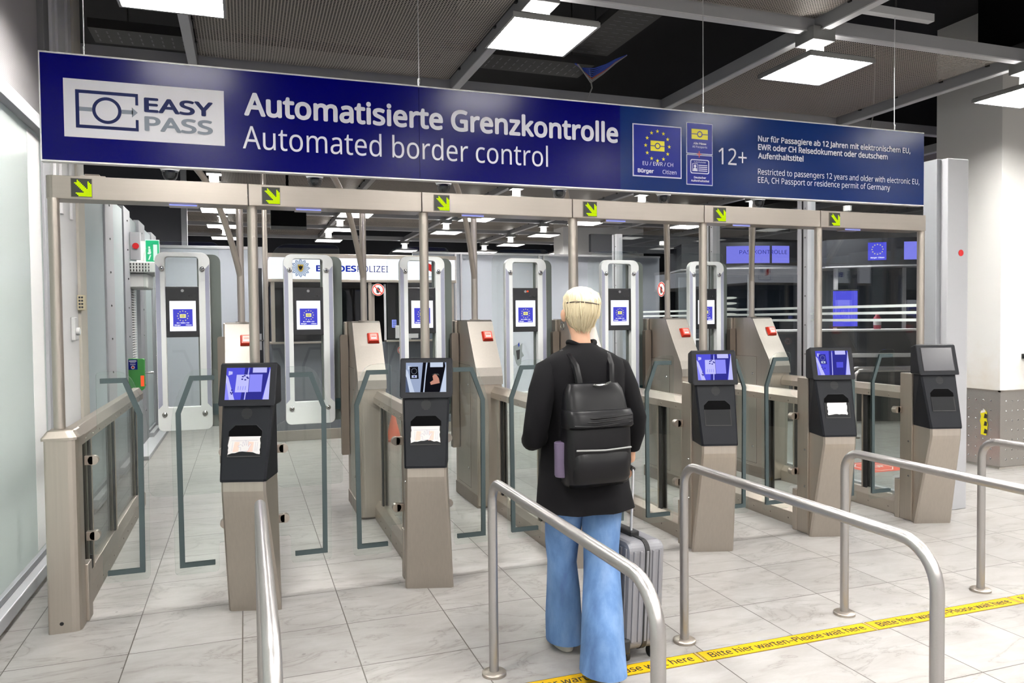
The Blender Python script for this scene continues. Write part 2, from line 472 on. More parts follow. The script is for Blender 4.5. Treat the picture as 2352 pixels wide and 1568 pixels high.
LANE = ['leftmost lane', 'second lane from the left', 'third lane from the left', 'fourth lane from the left', 'fifth lane from the left', 'rightmost lane']
# ================================================================== THE SETTING
ROOM = dict(x0=-3.4, x1=17.0, y0=-10.0, y1=20.0, zc=4.75)
struct(MB().bx(ROOM['x0'], ROOM['x1'], ROOM['y0'], ROOM['y1'], -.1, 0, 'marble').build('floor'))
struct(MB().bx(ROOM['x0'], ROOM['x1'], ROOM['y0'], ROOM['y1'], ROOM['zc'], ROOM['zc']+.1, 'ceiling_black').build('ceiling'))
# hall walls
struct(MB().bx(ROOM['x0'], ROOM['x1'], ROOM['y1'], ROOM['y1']+.1, 0, 4.75, 'navy_black').build('wall_far'))
struct(MB().bx(ROOM['x0'], ROOM['x1'], ROOM['y0']-.1, ROOM['y0'], 0, 3.4, 'white_wall').bx(ROOM['x0'], ROOM['x1'], ROOM['y0']-.1, ROOM['y0'], 3.4, 4.75, 'ceiling_black').build('wall_near'))
struct(MB().bx(ROOM['x1'], ROOM['x1']+.1, ROOM['y0'], ROOM['y1'], 0, 4.75, 'white_wall').build('wall_right'))
struct(MB().bx(ROOM['x0']-.1, ROOM['x0'], ROOM['y0'], ROOM['y1'], 0, 4.75, 'white_wall').build('wall_left'))
# ---- left glazed wall, 1.6 m bays on the plane x = -0.3
XL = -.30
def bay(n, y0, y1, m, top=2.86, white_top=False):
    w = empty('window_%d' % n); w['kind'] = 'structure'
    MB().bx(XL-.02, XL-.006, y0, y1, .12, top, m).build('pane', w)
    MB().bx(XL-.05, XL+.045, y0, y1, 0, .035, 'steel').bx(XL-.05, XL+.07, y0, y1, .035, .11, 'alu', .006).bx(XL-.04, XL+.02, y0, y1, .11, .15, 'alu_grey', .003).build('base_rail', w)
    if white_top: MB().bx(XL-.04, XL+.05, y0, y1, top-.02, top+.07, 'white_wall', .004).build('head_rail', w)
    if white_top and y1 > 0: MB().bx(XL-.0058, XL-.0045, 1.0, 1.29, .16, top-.04, 'white_paint').build('painted_reflection', w, 'white band painted on the pane as a reflection')  # white frame mirrored in the pane, painted on the glass as a band
    return w
def post(n, y0, y1, top, m='alu', label=None, holes=True):
    w = empty('trim_%d' % n); w['kind'] = 'structure'
    b = MB().bx(XL-.05, XL+.012, y0, y1, .0, top, m, .004)
    for k in range(8):
        z = .45+k*.33
        if holes and z < top-.05: b.lathe([(.0, 0), (.011, 0), (.009, .008), (0, .009)], (XL+.012, (y0+y1)/2, z), 'chrome', 8, 'x')
    b.build('upright', w)
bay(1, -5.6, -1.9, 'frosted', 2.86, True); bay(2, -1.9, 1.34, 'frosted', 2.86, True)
post(1, 1.34, 1.52, 2.90); post(2, -1.98, -1.86, 2.9)
# upper fascia of perforated sheet above the near bays
struct(MB().bx(XL-.06, XL-.01, -5.6, 1.36, 2.93, 4.75, 'perforated').build('wall_fascia'))
w = MB().bx(-.8, XL, 1.52, 2.66, 0, 4.75, 'white_paint', .01); struct(w.build('wall_column'))
w = MB()
for y, m_ in ((1.66, 'white_paint'), (1.84, 'white_paint'), (2.18, 'white_paint')): w.bx(XL-.01, XL+.018, y, y+.055, 2.4, 4.75, m_, .006)
w.bx(XL-.01, XL+.02, 2.40, 2.66, 0.0, 4.75, 'cream_trim', .004); struct(w.build('trim_3'))
struct(MB().bx(XL-.05, XL+.03, 1.36, 1.50, 2.9, 4.75, 'lamp_grey', .004).build('trim_4'))
bay(3, 2.66, 3.70, 'frosted_far'); post(5, 3.70, 4.18, 2.9); bay(4, 4.18, 4.92, 'frosted_far'); post(6, 4.92, 5.40, 2.9, 'alu_grey')
# emergency door bay
dr = empty('door_1'); dr['kind'] = 'structure'
MB().bx(XL-.06, XL-.03, 5.40, 6.2, 0, 2.1, 'frosted_far').bx(XL-.06, XL-.02, 5.40, 6.2, 2.1, 2.86, 'frosted_far').build('leaf', dr)
b = MB()
for k in range(38): b.bx(XL-.03, XL-.005, 5.46, 5.9, .95+k*.03, .966+k*.03, 'white_plastic')
b.bx(XL-.034, XL-.028, 5.44, 5.92, .93, 2.1, 'dark_grey'); b.build('louvre', dr)
post(7, 6.2, 6.8, 2.9, 'alu_grey'); bay(5, 6.8, 7.6, 'frosted_far'); post(8, 7.6, 8.22, 2.9, 'alu_grey'); bay(6, 8.22, 9.0, 'frosted_far')
struct(MB().bx(XL+.0, XL+.18, 5.2, 9.0, 0, .05, 'alu', .006).build('baseboard_left'))
# ---- glazed partitions across the back, 2.84 m high
struct(MB().bx(-.35, 1.17, 9.0, 9.06, .1, 2.83, 'grey_glass_wall').bx(-.35, 1.17, 8.98, 9.07, 0, .1, 'alu').bx(-.35, 1.17, 8.98, 9.08, 2.80, 2.85, 'alu', .004).build('wall_back'))
struct(MB().bx(1.17, 1.27, 8.96, 9.08, 0, 2.85, 'alu', .005).build('trim_9'))
bk = empty('wall_back_right'); bk['kind'] = 'structure'
MB().bx(3.95, 9.2, 9.6, 9.66, 0, 2.86, 'grey_glass_wall').bx(3.95, 9.2, 9.57, 9.68, 2.84, 2.88, 'alu').build('panel', bk)
b = MB()
for x in (4.75, 4.86, 6.46, 6.56, 8.1): b.bx(x, x+.035, 9.56, 9.6, 0, 2.86, 'alu', .003)
b.build('joint_strip', bk)
struct(MB().bx(-2.6, .02, 9.3, 9.4, 2.84, 4.75, 'navy_black').build('wall_bulkhead'))
struct(MB().bx(.0, .09, 9.22, 9.32, 2.6, 4.75, 'alu_grey').build('trim_10'))
struct(MB().bx(3.0, 14.5, 18.6, 18.7, 2.86, 3.25, 'navy_black').build('trim_11'))
# white pillars far right behind
struct(MB().bx(8.3, 10.5, 12.6, 13.2, 0, 4.75, 'white_paint').build('wall_pillar'))
# ---- right glass partition, plane x = 6.3, 1.6 m bays running away from the row of gates
XR = 6.30
for k, (y0, y1) in enumerate(((.33, 1.68), (1.83, 3.30), (3.45, 5.80))):
    w = empty('window_%d' % (7+k)); w['kind'] = 'structure'
    MB().bx(XR-.008, XR+.008, y0, y1, .06, 2.80, 'glass_partition').build('pane', w)
    MB().bx(XR-.03, XR+.03, y0, y1, 0, .07, 'alu', .004).build('base_rail', w)
    b = MB()
    for z in (1.545, 1.608, 1.668): b.bx(XR-.0095, XR-.0085, y0, y1, z, z+.024, 'edge_white')
    b.build('warning_line', w)
for k, y in enumerate((1.68, 3.30, 5.80)):
    w = empty('trim_%d' % (12+k)); w['kind'] = 'structure'
    MB().bx(XR-.05, XR+.05, y, y+.06, 0, 2.86, 'alu', .004).bx(XR-.045, XR+.05, y+.064, y+.09, 0, 2.84, 'black').bx(XR-.05, XR+.05, y+.094, y+.15, 0, 2.86, 'alu', .004).build('upright', w)
    b = MB()
    for j in range(9): b.lathe([(0, 0), (.009, 0), (.007, .006), (0, .007)], (XR-.05, y+.03, .35+j*.29), 'chrome', 8, 'x')
    for q in b.bm.verts: q.co.x = XR-.05-(q.co.x-(XR-.05))
    b.build('bolt_row', w)
w = empty('trim_15'); w['kind'] = 'structure'
MB().bx(XR+.02, XR+.245, .14, .33, 0, 2.86, 'alu', .006).build('upright', w)
MB().bx(XR-.03, XR+.02, .20, .33, 0, 2.86, 'alu_grey', .004).build('cover_strip', w)
MB().lathe([(0, 0), (.026, 0), (.026, -.003), (0, -.003)], (XR+.165, .139, 2.10), 'red_sticker', 24, 'y').build('sticker', w, 'round red sticker')
# ---- white pillar right, steel cladding round its foot
prc = [(8.27, 4.2), (8.27, 1.62), (8.60, .98), (14, .98), (14, 4.2)]
prc = [(8.27, 1.98), (8.27, 1.20), (14.0, 1.20), (14.0, 1.98)]
struct(MB().prism([prc], 'column_white', ('x', 'y'), 0, 4.75).build('wall_right_pillar'))
b = MB().bx(8.245, 8.27, 1.19, 1.98, .03, .80, 'studded_steel').bx(8.245, 14, 1.175, 1.20, .03, .80, 'studded_steel').bx(8.24, 8.27, 1.17, 1.98, .80, .815, 'steel_h').bx(8.24, 14, 1.17, 1.2, .80, .815, 'steel_h')
for i in range(9):
    for j in range(7):
        b.lathe([(0, .004), (.008, .002), (.011, 0)], (8.245, 1.28+i*.085, .10+j*.1), 'chrome', 6, 'x')
        b.lathe([(0, -.004), (.008, -.002), (.011, 0)], (8.33+i*.085, 1.175, .10+j*.1), 'chrome', 6, 'y')
for v in b.bm.verts:
    if 8.245 < v.co.x < 8.2495: v.co.x = 8.245-(v.co.x-8.245)
struct(b.build('baseboard_right'))
# a hazard tape scrap stuck to the cladding
t = thing('hazard_tape', 'torn strip of yellow and black hazard tape stuck on the steel pillar cladding', 'tape', (8.24, 1.353, .455))
b = MB(); pts = [(-.03, -.12), (.035, -.115), (.03, -.03), (.045, .03), (.03, .07), (.045, .12), (-.01, .15), (-.035, .12), (-.03, .05), (-.045, .0)]
b.prism([pts], 'yellow', ('y', 'z'), -.002, 0)
for z in (-.10, -.02, .06): b.face([(-.0025, -.035, z), (-.0025, .0, z), (-.0025, -.01, z+.05), (-.0025, -.038, z+.04)], 'hazard_black')
b.face([(-.0025, -.02, .125), (-.0025, .04, .105), (-.0025, .03, .135), (-.0025, -.01, .148)], 'white_cloth')
o = b.build('tape', t)
t = thing('wall_bracket', 'black curved bracket fixed to the white pillar at the right edge', 'bracket', (8.60, 1.2, 1.06))
MB().tube([(0, -.01, .1), (0, -.05, .08), (.0, -.07, 0), (0, -.05, -.08), (.06, -.02, -.12)], .018, 'black', 10).build('arm', t)
MB().box((0, -.006, .1), (.06, .012, .05), 'black', .003).build('plate', t)

# ================================================================== CEILING GRID, LAMPS, MESH
GX = [-1.73, .58, 2.90, 5.21, 7.53, 9.84, 12.16, 14.47]; GP = 2.315
GY = [.38+GP*k for k in range(-4, 8)]
n = 20
b = None
for y in GY:
    o = MB().bx(GX[0], GX[-1], y-.038, y+.038, 3.80, 3.81, 'beam_grey').bx(GX[0], GX[-1], y-.038, y+.038, 3.81, 3.91, 'beam_dark').build('trim_%d' % n); struct(o); n += 1
for x in GX:
    o = MB().bx(x-.036, x+.036, GY[0], GY[-1], 3.795, 3.806, 'beam_grey', .002).bx(x-.036, x+.036, GY[0], GY[-1], 3.806, 3.91, 'beam_dark').build('trim_%d' % n); struct(o); n += 1
# mesh panels that fill some bays
def mesh_panel(x0, y0, label):
    t = thing('mesh_ceiling_panel', label, 'ceiling panel', (x0+GP/2, y0+GP/2, 3.865), 0, 'wire mesh ceiling panels')
    k = 14; a = GP/2-.05; bb = MB(); vs = {}
    for i in range(k+1):
        for j in range(k+1):
            u = -a+2*a*i/k; v = -a+2*a*j/k
            d = max(abs(u), abs(v))/a; z = -.05*(1-d**2)+.03*d**6
            vs[i, j] = bb.bm.verts.new((u, v, z))
    for i in range(k):
        for j in range(k):
            f = bb.bm.faces.new([vs[i, j], vs[i+1, j], vs[i+1, j+1], vs[i, j+1]]); f.material_index = bb.mi('wire_mesh'); f.smooth = True
    bb.build('mesh_sheet', t)
    cl = MB()
    for s in (-1, 1):
        for q in (-.8, -.3, .25, .75): cl.box((s*(a+.02), q, .035), (.05, .03, .03), 'black')
    cl.build('clip', t)
near_cells = {(.58, .38): 'wire mesh ceiling panel above the big white lettering on the sign', (5.21, .38): 'wire mesh ceiling panel behind the lamp over the right half of the sign',
              (2.90, -1.935): 'wire mesh ceiling panel cut by the top edge of the picture'}
for (x, y), l in near_cells.items(): mesh_panel(x, y, l)
cells = []
for j in range(1, 7):
    for i, x in enumerate(GX[:-1]):
        y = .38+GP*j
        if (i, j) in ((1, 1), (2, 1), (4, 1), (0, 1), (0, 2), (3, 4), (2, 6), (0, 3), (5, 3), (2, 2), (4, 2)): continue
        cells.append((x, y))
for x, y in cells: mesh_panel(x, y, 'wire mesh panel in the ceiling grid far behind the gates')

# pendant lamps
def make_lamp():
    t = empty('pendant_lamp')
    MB().bx(-.105, .105, -.105, .105, -.085, .02, 'lamp_grey', .004).build('mounting_box', t)
    MB().lathe([(.064, -.085), (.066, -.16), (.066, -.20)], (0, 0, 0), 'lamp_tube', 20).build('stem', t)
    h = MB(); i = h.mi('lamp_hood')
    rings = []
    for a, z in ((.075, -.185), (.10, -.20), (.27, -.243), (.297, -.25), (.302, -.262)):
        rings.append([h.bm.verts.new(p) for p in ((-a, -a, z), (a, -a, z), (a, a, z), (-a, a, z))])
    for A, B in zip(rings, rings[1:]):
        for k in range(4): f = h.bm.faces.new([A[k], A[(k+1) % 4], B[(k+1) % 4], B[k]]); f.material_index = i
    h.build('hood', t)
    MB().prism([[(-.305, -.305), (.305, -.305), (.305, .305), (-.305, .305)], [(-.288, -.288), (-.288, .288), (.288, .288), (.288, -.288)]], 'lamp_grey', ('x', 'y'), -.29, -.26).build('rim', t)
    MB().bx(-.288, .288, -.288, .288, -.281, -.277, 'lamp_light').build('light_panel', t)
    g = MB()
    for k in range(1, 10):
        q = -.288+.0576*k; g.bx(q-.0015, q+.0015, -.288, .288, -.292, -.2815, 'white_plastic').bx(-.288, .288, q-.0015, q+.0015, -.2915, -.2815, 'white_plastic')
    g.build('louvre', t); return t
lamp0 = make_lamp()
lamps = []
for j, xs in {0: (1, 2, 3, 4, 5), 2: (1, 2, 3, 4, 5), 3: (1, 3, 4, 5), 4: (1, 2, 3, 4, 5), 5: (1, 2, 3, 4), 6: (1, 2, 4, 5), 7: (3, 4, 5)}.items():
    for i in xs: lamps.append((j, i))
row_txt = {2: 'row of lamps hidden behind the blue sign', 3: 'first row of lamps beyond the gates', 4: 'second row of lamps beyond the gates', 5: 'third row of lamps beyond the gates', 6: 'fourth row of lamps beyond the gates', 7: 'farthest row of lamps beyond the gates'}
near_txt = {1: 'square louvred lamp over the logo end of the sign, cut by the top edge', 2: 'square louvred lamp hanging above the middle of the blue sign', 3: 'square louvred lamp over the right half of the sign, mesh behind it',
            4: 'square louvred lamp in front of the white pillar at the right edge', 5: 'square louvred lamp off to the right beyond the white pillar'}
cnt = {}
first = True
for j, i in lamps:
    cnt[j] = cnt.get(j, 0)+1
    lab = near_txt[i] if j == 0 else 'square lamp, %s from the left in the %s' % (ORD[cnt[j]-1], row_txt[j])
    loc = (GX[i], .38+GP*j, 3.805)
    if first: o = lamp0; o.location = loc; first = False
    else: o = dup(lamp0, loc)
    tag(o, lab, 'lamp', 'pendant ceiling lamps')
# lamps added on the same grid behind the camera, fill light for the gates
for j in (-1, -2, -3, -4):
    for i in (0, 1, 2, 3, 4, 5, 6):
        if j == -1 and i in (0,): continue
        o = dup(lamp0, (GX[i], .38+GP*j, 3.805)); tag(o, 'square louvred lamp added behind the camera as fill light for the gates', 'lamp', 'added fill lamps near side')
for j in (-1, 0, 1, 2, 3):  # unseen lamps added to brighten the frosted glass from behind
    for q_ in ((0,) if j % 2 else (0, -.75)):
        o = dup(lamp0, (GX[0]+q_*.9, .38+GP*j+q_*1.5, 3.805))
        tag(o, 'square louvred lamp added behind the frosted left wall to light it through', 'lamp', 'added lamps behind the left wall')
# bar the right hand sign cable hangs from, cable trays, cables, air grille
t = thing('ceiling_bar', 'short grey square bar under the black ceiling holding the rightmost sign cable', 'bar', (5.63, 0, 3.84))
MB().bx(-.40, .35, -.03, .03, 0, .06, 'beam_grey', .003).build('bar', t)
MB().tube([(0, 0, .06), (0, 0, .91)], .006, 'black', 6).build('drop_rod', t)
def tray(name, x0, x1, y0, y1, z, lab, along='x'):
    t = thing('cable_tray', lab, 'cable tray', ((x0+x1)/2, (y0+y1)/2, z)); a, c = (x1-x0)/2, (y1-y0)/2
    s = MB().bx(-a, a, -c, c, 0, .006, 'tray_black'); L = a if along == 'x' else c
    for k in range(int(2*L/.085)):
        q = -L+.05+k*.085
        for r in (-.55, .0, .55):
            if along == 'x': s.box((q, r*c, -.0015), (.012, c*.35, .001), 'dark_grey')
            else: s.box((r*a, q, -.0015), (a*.35, .012, .001), 'dark_grey')
    s.build('bottom', t)
    if along == 'x':
        MB().bx(-a, a, -c-.004, -c, 0, .08, 'tray_black').bx(-a, a, c, c+.004, 0, .08, 'tray_black').build('side', t)
    else:
        MB().bx(-a-.004, -a, -c, c, 0, .08, 'tray_black').bx(a, a+.004, -c, c, 0, .08, 'tray_black').build('side', t)
    h = MB()
    for q in (-L*.8, L*.8):
        p = (q, 0) if along == 'x' else (0, q); h.tube([(p[0], p[1], .0), (p[0], p[1], 4.745-z)], .008, 'tray_black', 6)
    h.build('hanger', t)
    return t
tray('cable_tray', -.24, 2.6, 2.75, 3.12, 4.08, 'black perforated cable tray above the logo end of the sign')
tray('cable_tray', 2.75, 4.25, 2.35, 2.75, 4.08, 'black perforated cable tray below the middle lamp')
tray('cable_tray', 3.95, 4.35, .55, 2.28, 4.16, 'black perforated cable tray right of the middle lamp', 'y')
cb = thing('cable_bundle', 'bundle of blue and red cables drooping from the tray behind the middle lamp', 'cables', (4.2, 2.3, 4.05))
for k, m_ in enumerate(['cable_blue']*5+['cable_red', 'cable_grey', 'cable_grey']):
    dz = -.010*k; MB().tube([(-.16, .05-.012*k, .03+dz*.5), (-.10, .03-.01*k, -.015+dz), (.02, -.01+.012*k, -.02+dz*1.6), (.13, -.04+.01*k, .02+dz), (.23, -.06, .075+dz*.5), (.34, -.08, .12)], .006, m_, 6).build('cable', cb)
cb = thing('cable_bundle', 'blue cables under the black ceiling beside the cut-off lamp at top left', 'cables', (-.05, 2.0, 4.3))
for k in range(4): MB().tube([(-.1, .5, .3-.02*k), (.05, .3-.03*k, .2), (.25, .1, .12-.02*k), (.5, -.1+.02*k, .1)], .012, 'cable_blue', 6).build('cable', cb)
cb = thing('hanging_cable', 'thin pale cable hanging in a loop under the middle lamp cable tray', 'cable', (4.2, 2.45, 4.05))
MB().tube([(.04, 0, .035), (.08, .02, -.15), (.02, .05, -.30), (-.10, .1, -.36), (-.28, .15, -.34)], .007, 'cable_grey', 6).build('cable', cb)
cb = thing('hanging_cable', 'thin pale cable hanging in the dark gap beside the white pillar', 'cable', (7.9, 2.6, 3.85))
MB().tube([(.1, 0, .9), (.1, 0, .5), (.08, 0, .1), (0, .0, -.2), (-.1, .02, -.5)], .008, 'cable_grey', 6).build('cable', cb)
gr = thing('air_grille', 'black ventilation box with slatted grille at the top right corner', 'vent', (8.0, -.35, 3.98))
MB().bx(-.5, 1.4, -.5, 1.2, .02, .75, 'matte_black').build('duct', gr)
b = MB()
for k in range(12): b.bx(-.45, .5, -.42+k*.07, -.39+k*.07, 0, .02, 'beam_dark')
b.build('slat', gr)
MB().prism([[(-.5, -.5), (.55, -.5), (.55, .5), (-.5, .5)], [(-.45, -.45), (-.45, .45), (.5, .45), (.5, -.45)]], 'beam_grey', ('x', 'y'), 0, .025).build('frame', gr)
# ================================================================== GANTRY OVER THE LANES
g = thing('lane_gantry', 'long brushed steel beam on poles with six green arrow displays, over the lanes', 'gantry', (0, 0, 0))
ZB0, ZB1 = 2.2477, 2.3674; xe = [-.005]+[P*i for i in range(1, 6)]+[5.94]
for i in range(6):
    x0, x1 = xe[i]+.002, xe[i+1]-.002
    b = MB()
    if i == 0: b.prism([roundpoly([(x0, 0), (x1, 0), (x1, .16), (x0, .16)], [.035, .0, .0, .035])], 'steel_h', ('x', 'y'), ZB0, ZB1, bev=.003)
    else: b.bx(x0, x1, 0, .16, ZB0, ZB1, 'steel_h', .004)
    b.build('beam_segment', g)
    ax = (.118 if i == 0 else xe[i]+.075); d = MB()
    d.bx(ax-.003, ax+.098, -.004, .0, 2.256, 2.356, 'steel_dark', .001).bx(ax, ax+.095, -.005, -.001, 2.259, 2.353, 'led_off')
    d = d.build('arrow_display', g)
    pat = {0: [4], 1: [4, 5, 12], 2: [2, 3, 4, 5, 6, 12, 13], 3: [3, 4, 5, 6, 7, 12, 13, 14], 4: [4, 5, 6, 7, 8, 12, 13, 14], 5: [5, 6, 7, 8, 9, 12, 13, 14], 6: [6, 7, 8, 9, 10, 12, 13, 14],
           7: list(range(7, 15)), 8: list(range(8, 15)), 9: list(range(9, 15)), 10: list(range(3, 15)), 11: list(range(4, 15)), 12: list(range(5, 15))}
    b = MB(); s = .0062; off = .0
    for r, cs in pat.items():
        for c in cs:
            x = ax+.002+(c+.45)*s; z = 2.345-(r+.2)*.0066; q = s*.46
            b.face([(x-q, -.0056, z-q), (x+q, -.0056, z-q), (x+q, -.0056, z+q), (x-q, -.0056, z+q)], 'led')
    b.build('lit_arrow', d, 'yellow-green lit arrow pointing down to the right')
    cx = (xe[i]+.655 if i == 0 else xe[i]+.33)
    b = MB().bx(cx-.075, cx+.075, .04, .12, ZB0-.012, ZB0+.001, 'steel_h').bx(cx-.07, cx+.07, .038, .122, ZB0-.010, ZB0-.003, 'under_blue')
    b.build('lane_light', g, 'violet lit panel under the beam')
for i in range(7):
    MB().tube([(P*i+.035 if i == 0 else P*i+.02, .05 if i else .0, 1.152 if i else 1.051), (P*i+.035 if i == 0 else P*i+.02, .05 if i else .0, ZB0)], .0275, 'steel_pole', 20, False).build('pole', g)

# ================================================================== OVERHEAD SIGN
SG0, SG1, SGX0, SGX1, SGD = 2.4395, 2.9828, -.005, 5.886, 3.293
sy = -.025
s = thing('overhead_sign', 'long hanging dark blue sign with white lettering about automated border control', 'sign', (0, 0, 0))
MB().bx(SGX0, 1.958, sy, .015, SG0, SG1, 'sign_blue').build('left_panel', s)
MB().bx(1.960, SGD, sy, .015, SG0, SG1, 'sign_blue').build('middle_panel', s)
rp = MB().bx(SGD, SGX1, sy, .015, SG0, SG1, 'sign_blue_right').build('right_panel', s, 'lighter blue right section')
MB().bx(SGX0, SGX1, sy-.002, .02, SG1, SG1+.008, 'white_paint').bx(SGX0, SGX1, sy-.002, .02, SG0-.008, SG0, 'white_paint').bx(SGX0-.006, SGX0, sy-.002, .02, SG0-.008, SG1+.008, 'white_paint').build('edge_trim', s)
yb = sy-.002; y1 = sy-.0035
lg = MB(); lg.bx(.098, .872, yb, sy+.001, 2.5635, 2.862, 'logo_white'); lg = lg.build('logo_board', s, 'white board with a passport symbol and two words')
b = MB()
X0, X1, Z0, Z1, tk = .152, .446, 2.6115, 2.808, .017
rect = lambda x0, x1, z0, z1: [(x0, z0), (x1, z0), (x1, z1), (x0, z1)]
for q in (rect(X0, X0+tk, Z0, Z1), rect(X0+tk, X1, Z1-tk, Z1), rect(X0+tk, X1, Z0, Z0+tk), rect(X1-tk*.8, X1, Z1-.06, Z1-tk), rect(X1-tk*.8, X1, Z0+tk, Z0+.06)): decal(b, q, 'logo_navy', y1)
for q in (rect(X0+tk, .228, 2.699, 2.720), rect(.366, .42, 2.699, 2.720), [(.415, 2.683), (.443, 2.7095), (.415, 2.736)]): decal(b, q, 'logo_grey', y1)
b.prism([circ(.297, 2.7095, .069, 40), circ(.297, 2.7095, .053, 40)[::-1]], 'logo_navy', ('x', 'z'), y1, y1+.001)
b.build('passport_symbol', lg)
tx = lambda name, par, body, m, x0, x1, z, cap, bold=0.0: text(MB(), body, m, (0, y1, 0), (1, 0, 0), (0, 0, 1), x0, x1, z, cap, bold).build(name, par, recalc=False)
tx('lettering', lg, 'EASY', 'logo_navy', .474, .815, 2.7165, .077, .022)
tx('lettering', lg, 'PASS', 'logo_grey', .474, .812, 2.618, .077, .022)
tx('lettering', s, 'Automatisierte Grenzkontrolle', 'sign_white', .975, 3.277, 2.7375, .128, .022)
tx('lettering', s, 'Automated border control', 'sign_white', .965, 2.782, 2.557, .124, .0)
def eu_box(par, x0, x1, z0, z1):
    b = MB(); bx = b.bx(x0, x1, yb, sy+.001, z0, z1, 'sign_white'); e = .0075
    decal(b, rect(x0+e, x1-e, z0+e, z1-e), 'icon_blue', y1)
    o = b.build('emblem_board', par); y2 = y1-.001; cx = (x0+x1)/2; cz = z0+(z1-z0)*.60; R_ = .097; b = MB()
    for k in range(12):
        a = 2*PI*k/12; decal(b, star(cx+R_*.92*math.cos(a), cz+R_*math.sin(a), .0145), 'yellow', y2)
    b.build('star_ring', o)
    return o, cx, cz
def passport_icon(par, cx, cz, w, h, m='yellow', md='icon_blue', y=None):
    y = y1-.001 if y is None else y; b = MB()
    decal(b, rect(cx-w/2, cx+w/2, cz-h/2, cz+h/2), m, y); decal(b, rect(cx-w/2, cx+w/2, cz-h*.035, cz+h*.035), md, y-.0006)
    b.prism([circ(cx, cz, h*.31, 28), circ(cx, cz, h*.22, 28)[::-1]], md, ('x', 'z'), y-.0014, y-.0012)
    decal(b, circ(cx, cz, h*.22, 24), m, y-.0010)
    return b.build('passport_icon', par)
o, cx, cz = eu_box(rp, 3.383, 3.752, 2.531, 2.876); passport_icon(o, cx, cz, .105, .068)
y1k = y1; y1 = y1-.0015
tx('lettering', o, 'EU / EWR / CH', 'sign_white', 3.455, 3.685, 2.607, .025); tx('lettering', o, 'Bürger', 'sign_white', 3.418, 3.538, 2.557, .026, .03); tx('lettering', o, 'Citizen', 'sign_white', 3.605, 3.711, 2.557, .026)
y1 = y1k
def small_box(z0, z1):
    b = MB().bx(3.790, 3.996, yb, sy+.001, z0, z1, 'sign_white'); decal(b, rect(3.795, 3.991, z0+.005, z1-.005), 'icon_blue', y1); return b.build('emblem_board', rp)
o = small_box(2.7045, 2.914); passport_icon(o, 3.893, 2.838, .128, .068); y1 -= .0015
tx('lettering', o, 'Alle Pässe', 'sign_white', 3.842, 3.944, 2.768, .014, .03); tx('lettering', o, 'All Passports', 'sign_white', 3.835, 3.951, 2.746, .014); y1 = y1k
o = small_box(2.4955, 2.700); y1 -= .0015
b = MB(); b.prism([rrect(3.819, 3.967, 2.572, 2.668, .014), rrect(3.825, 3.961, 2.578, 2.662, .010)[::-1]], 'sign_white', ('x', 'z'), y1, y1+.001)
decal(b, rect(3.834, 3.876, 2.588, 2.640), 'sign_white', y1); decal(b, rect(3.8375, 3.8725, 2.592, 2.6365), 'icon_blue', y1-.0005); decal(b, circ(3.855, 2.622, .010, 16), 'sign_white', y1-.001)
decal(b, [(3.839, 2.592), (3.871, 2.592), (3.868, 2.606), (3.861, 2.611), (3.849, 2.611), (3.842, 2.606)], 'sign_white', y1-.001)
for k in range(4): decal(b, rect(3.882, 3.952, 2.589+k*.0125, 2.5945+k*.0125), 'sign_white', y1)
b.build('permit_icon', o)
tx('lettering', o, 'Aufenthaltstitel', 'sign_white', 3.847, 3.940, 2.645, .010); tx('lettering', o, 'Deutscher', 'sign_white', 3.846, 3.942, 2.539, .014, .03); tx('lettering', o, 'Aufenthaltstitel', 'sign_white', 3.823, 3.966, 2.517, .014, .03); y1 = y1k
b = MB(); decal(b, rect(3.869, 3.906, 2.7005, 2.7065), 'icon_red', y1-.002); decal(b, rect(3.8845, 3.8905, 2.682, 2.724), 'icon_red', y1-.0022); b.build('plus_mark', rp, 'small red plus')
tx('lettering', rp, '12+', 'sign_white', 4.043, 4.272, 2.647, .112)
tx('lettering', rp, 'Nur für Passagiere ab 12 Jahren mit elektronischem EU,', 'sign_white', 4.366, 5.748, 2.823, .041, .022)
tx('lettering', rp, 'EWR oder CH Reisedokument oder deutschem', 'sign_white', 4.366, 5.527, 2.764, .041, .022)
tx('lettering', rp, 'Aufenthaltstitel', 'sign_white', 4.366, 4.755, 2.704, .041, .022)
tx('lettering', rp, 'Restricted to passengers 12 years and older with electronic EU,', 'sign_white', 4.366, 5.838, 2.594, .040)
tx('lettering', rp, 'EEA, CH Passport or residence permit of Germany', 'sign_white', 4.366, 5.552, 2.536, .040)
for x, zt in ((.193, 4.745), (1.966, 3.83), (3.94, 3.83), (5.62, 3.842)):
    MB().tube([(x, 0, SG1+.005), (x, 0, SG1+.055)], .007, 'chrome', 10).tube([(x, 0, SG1+.05), (x, 0, zt)], .0028, 'alu', 6).build('suspension_cable', s)

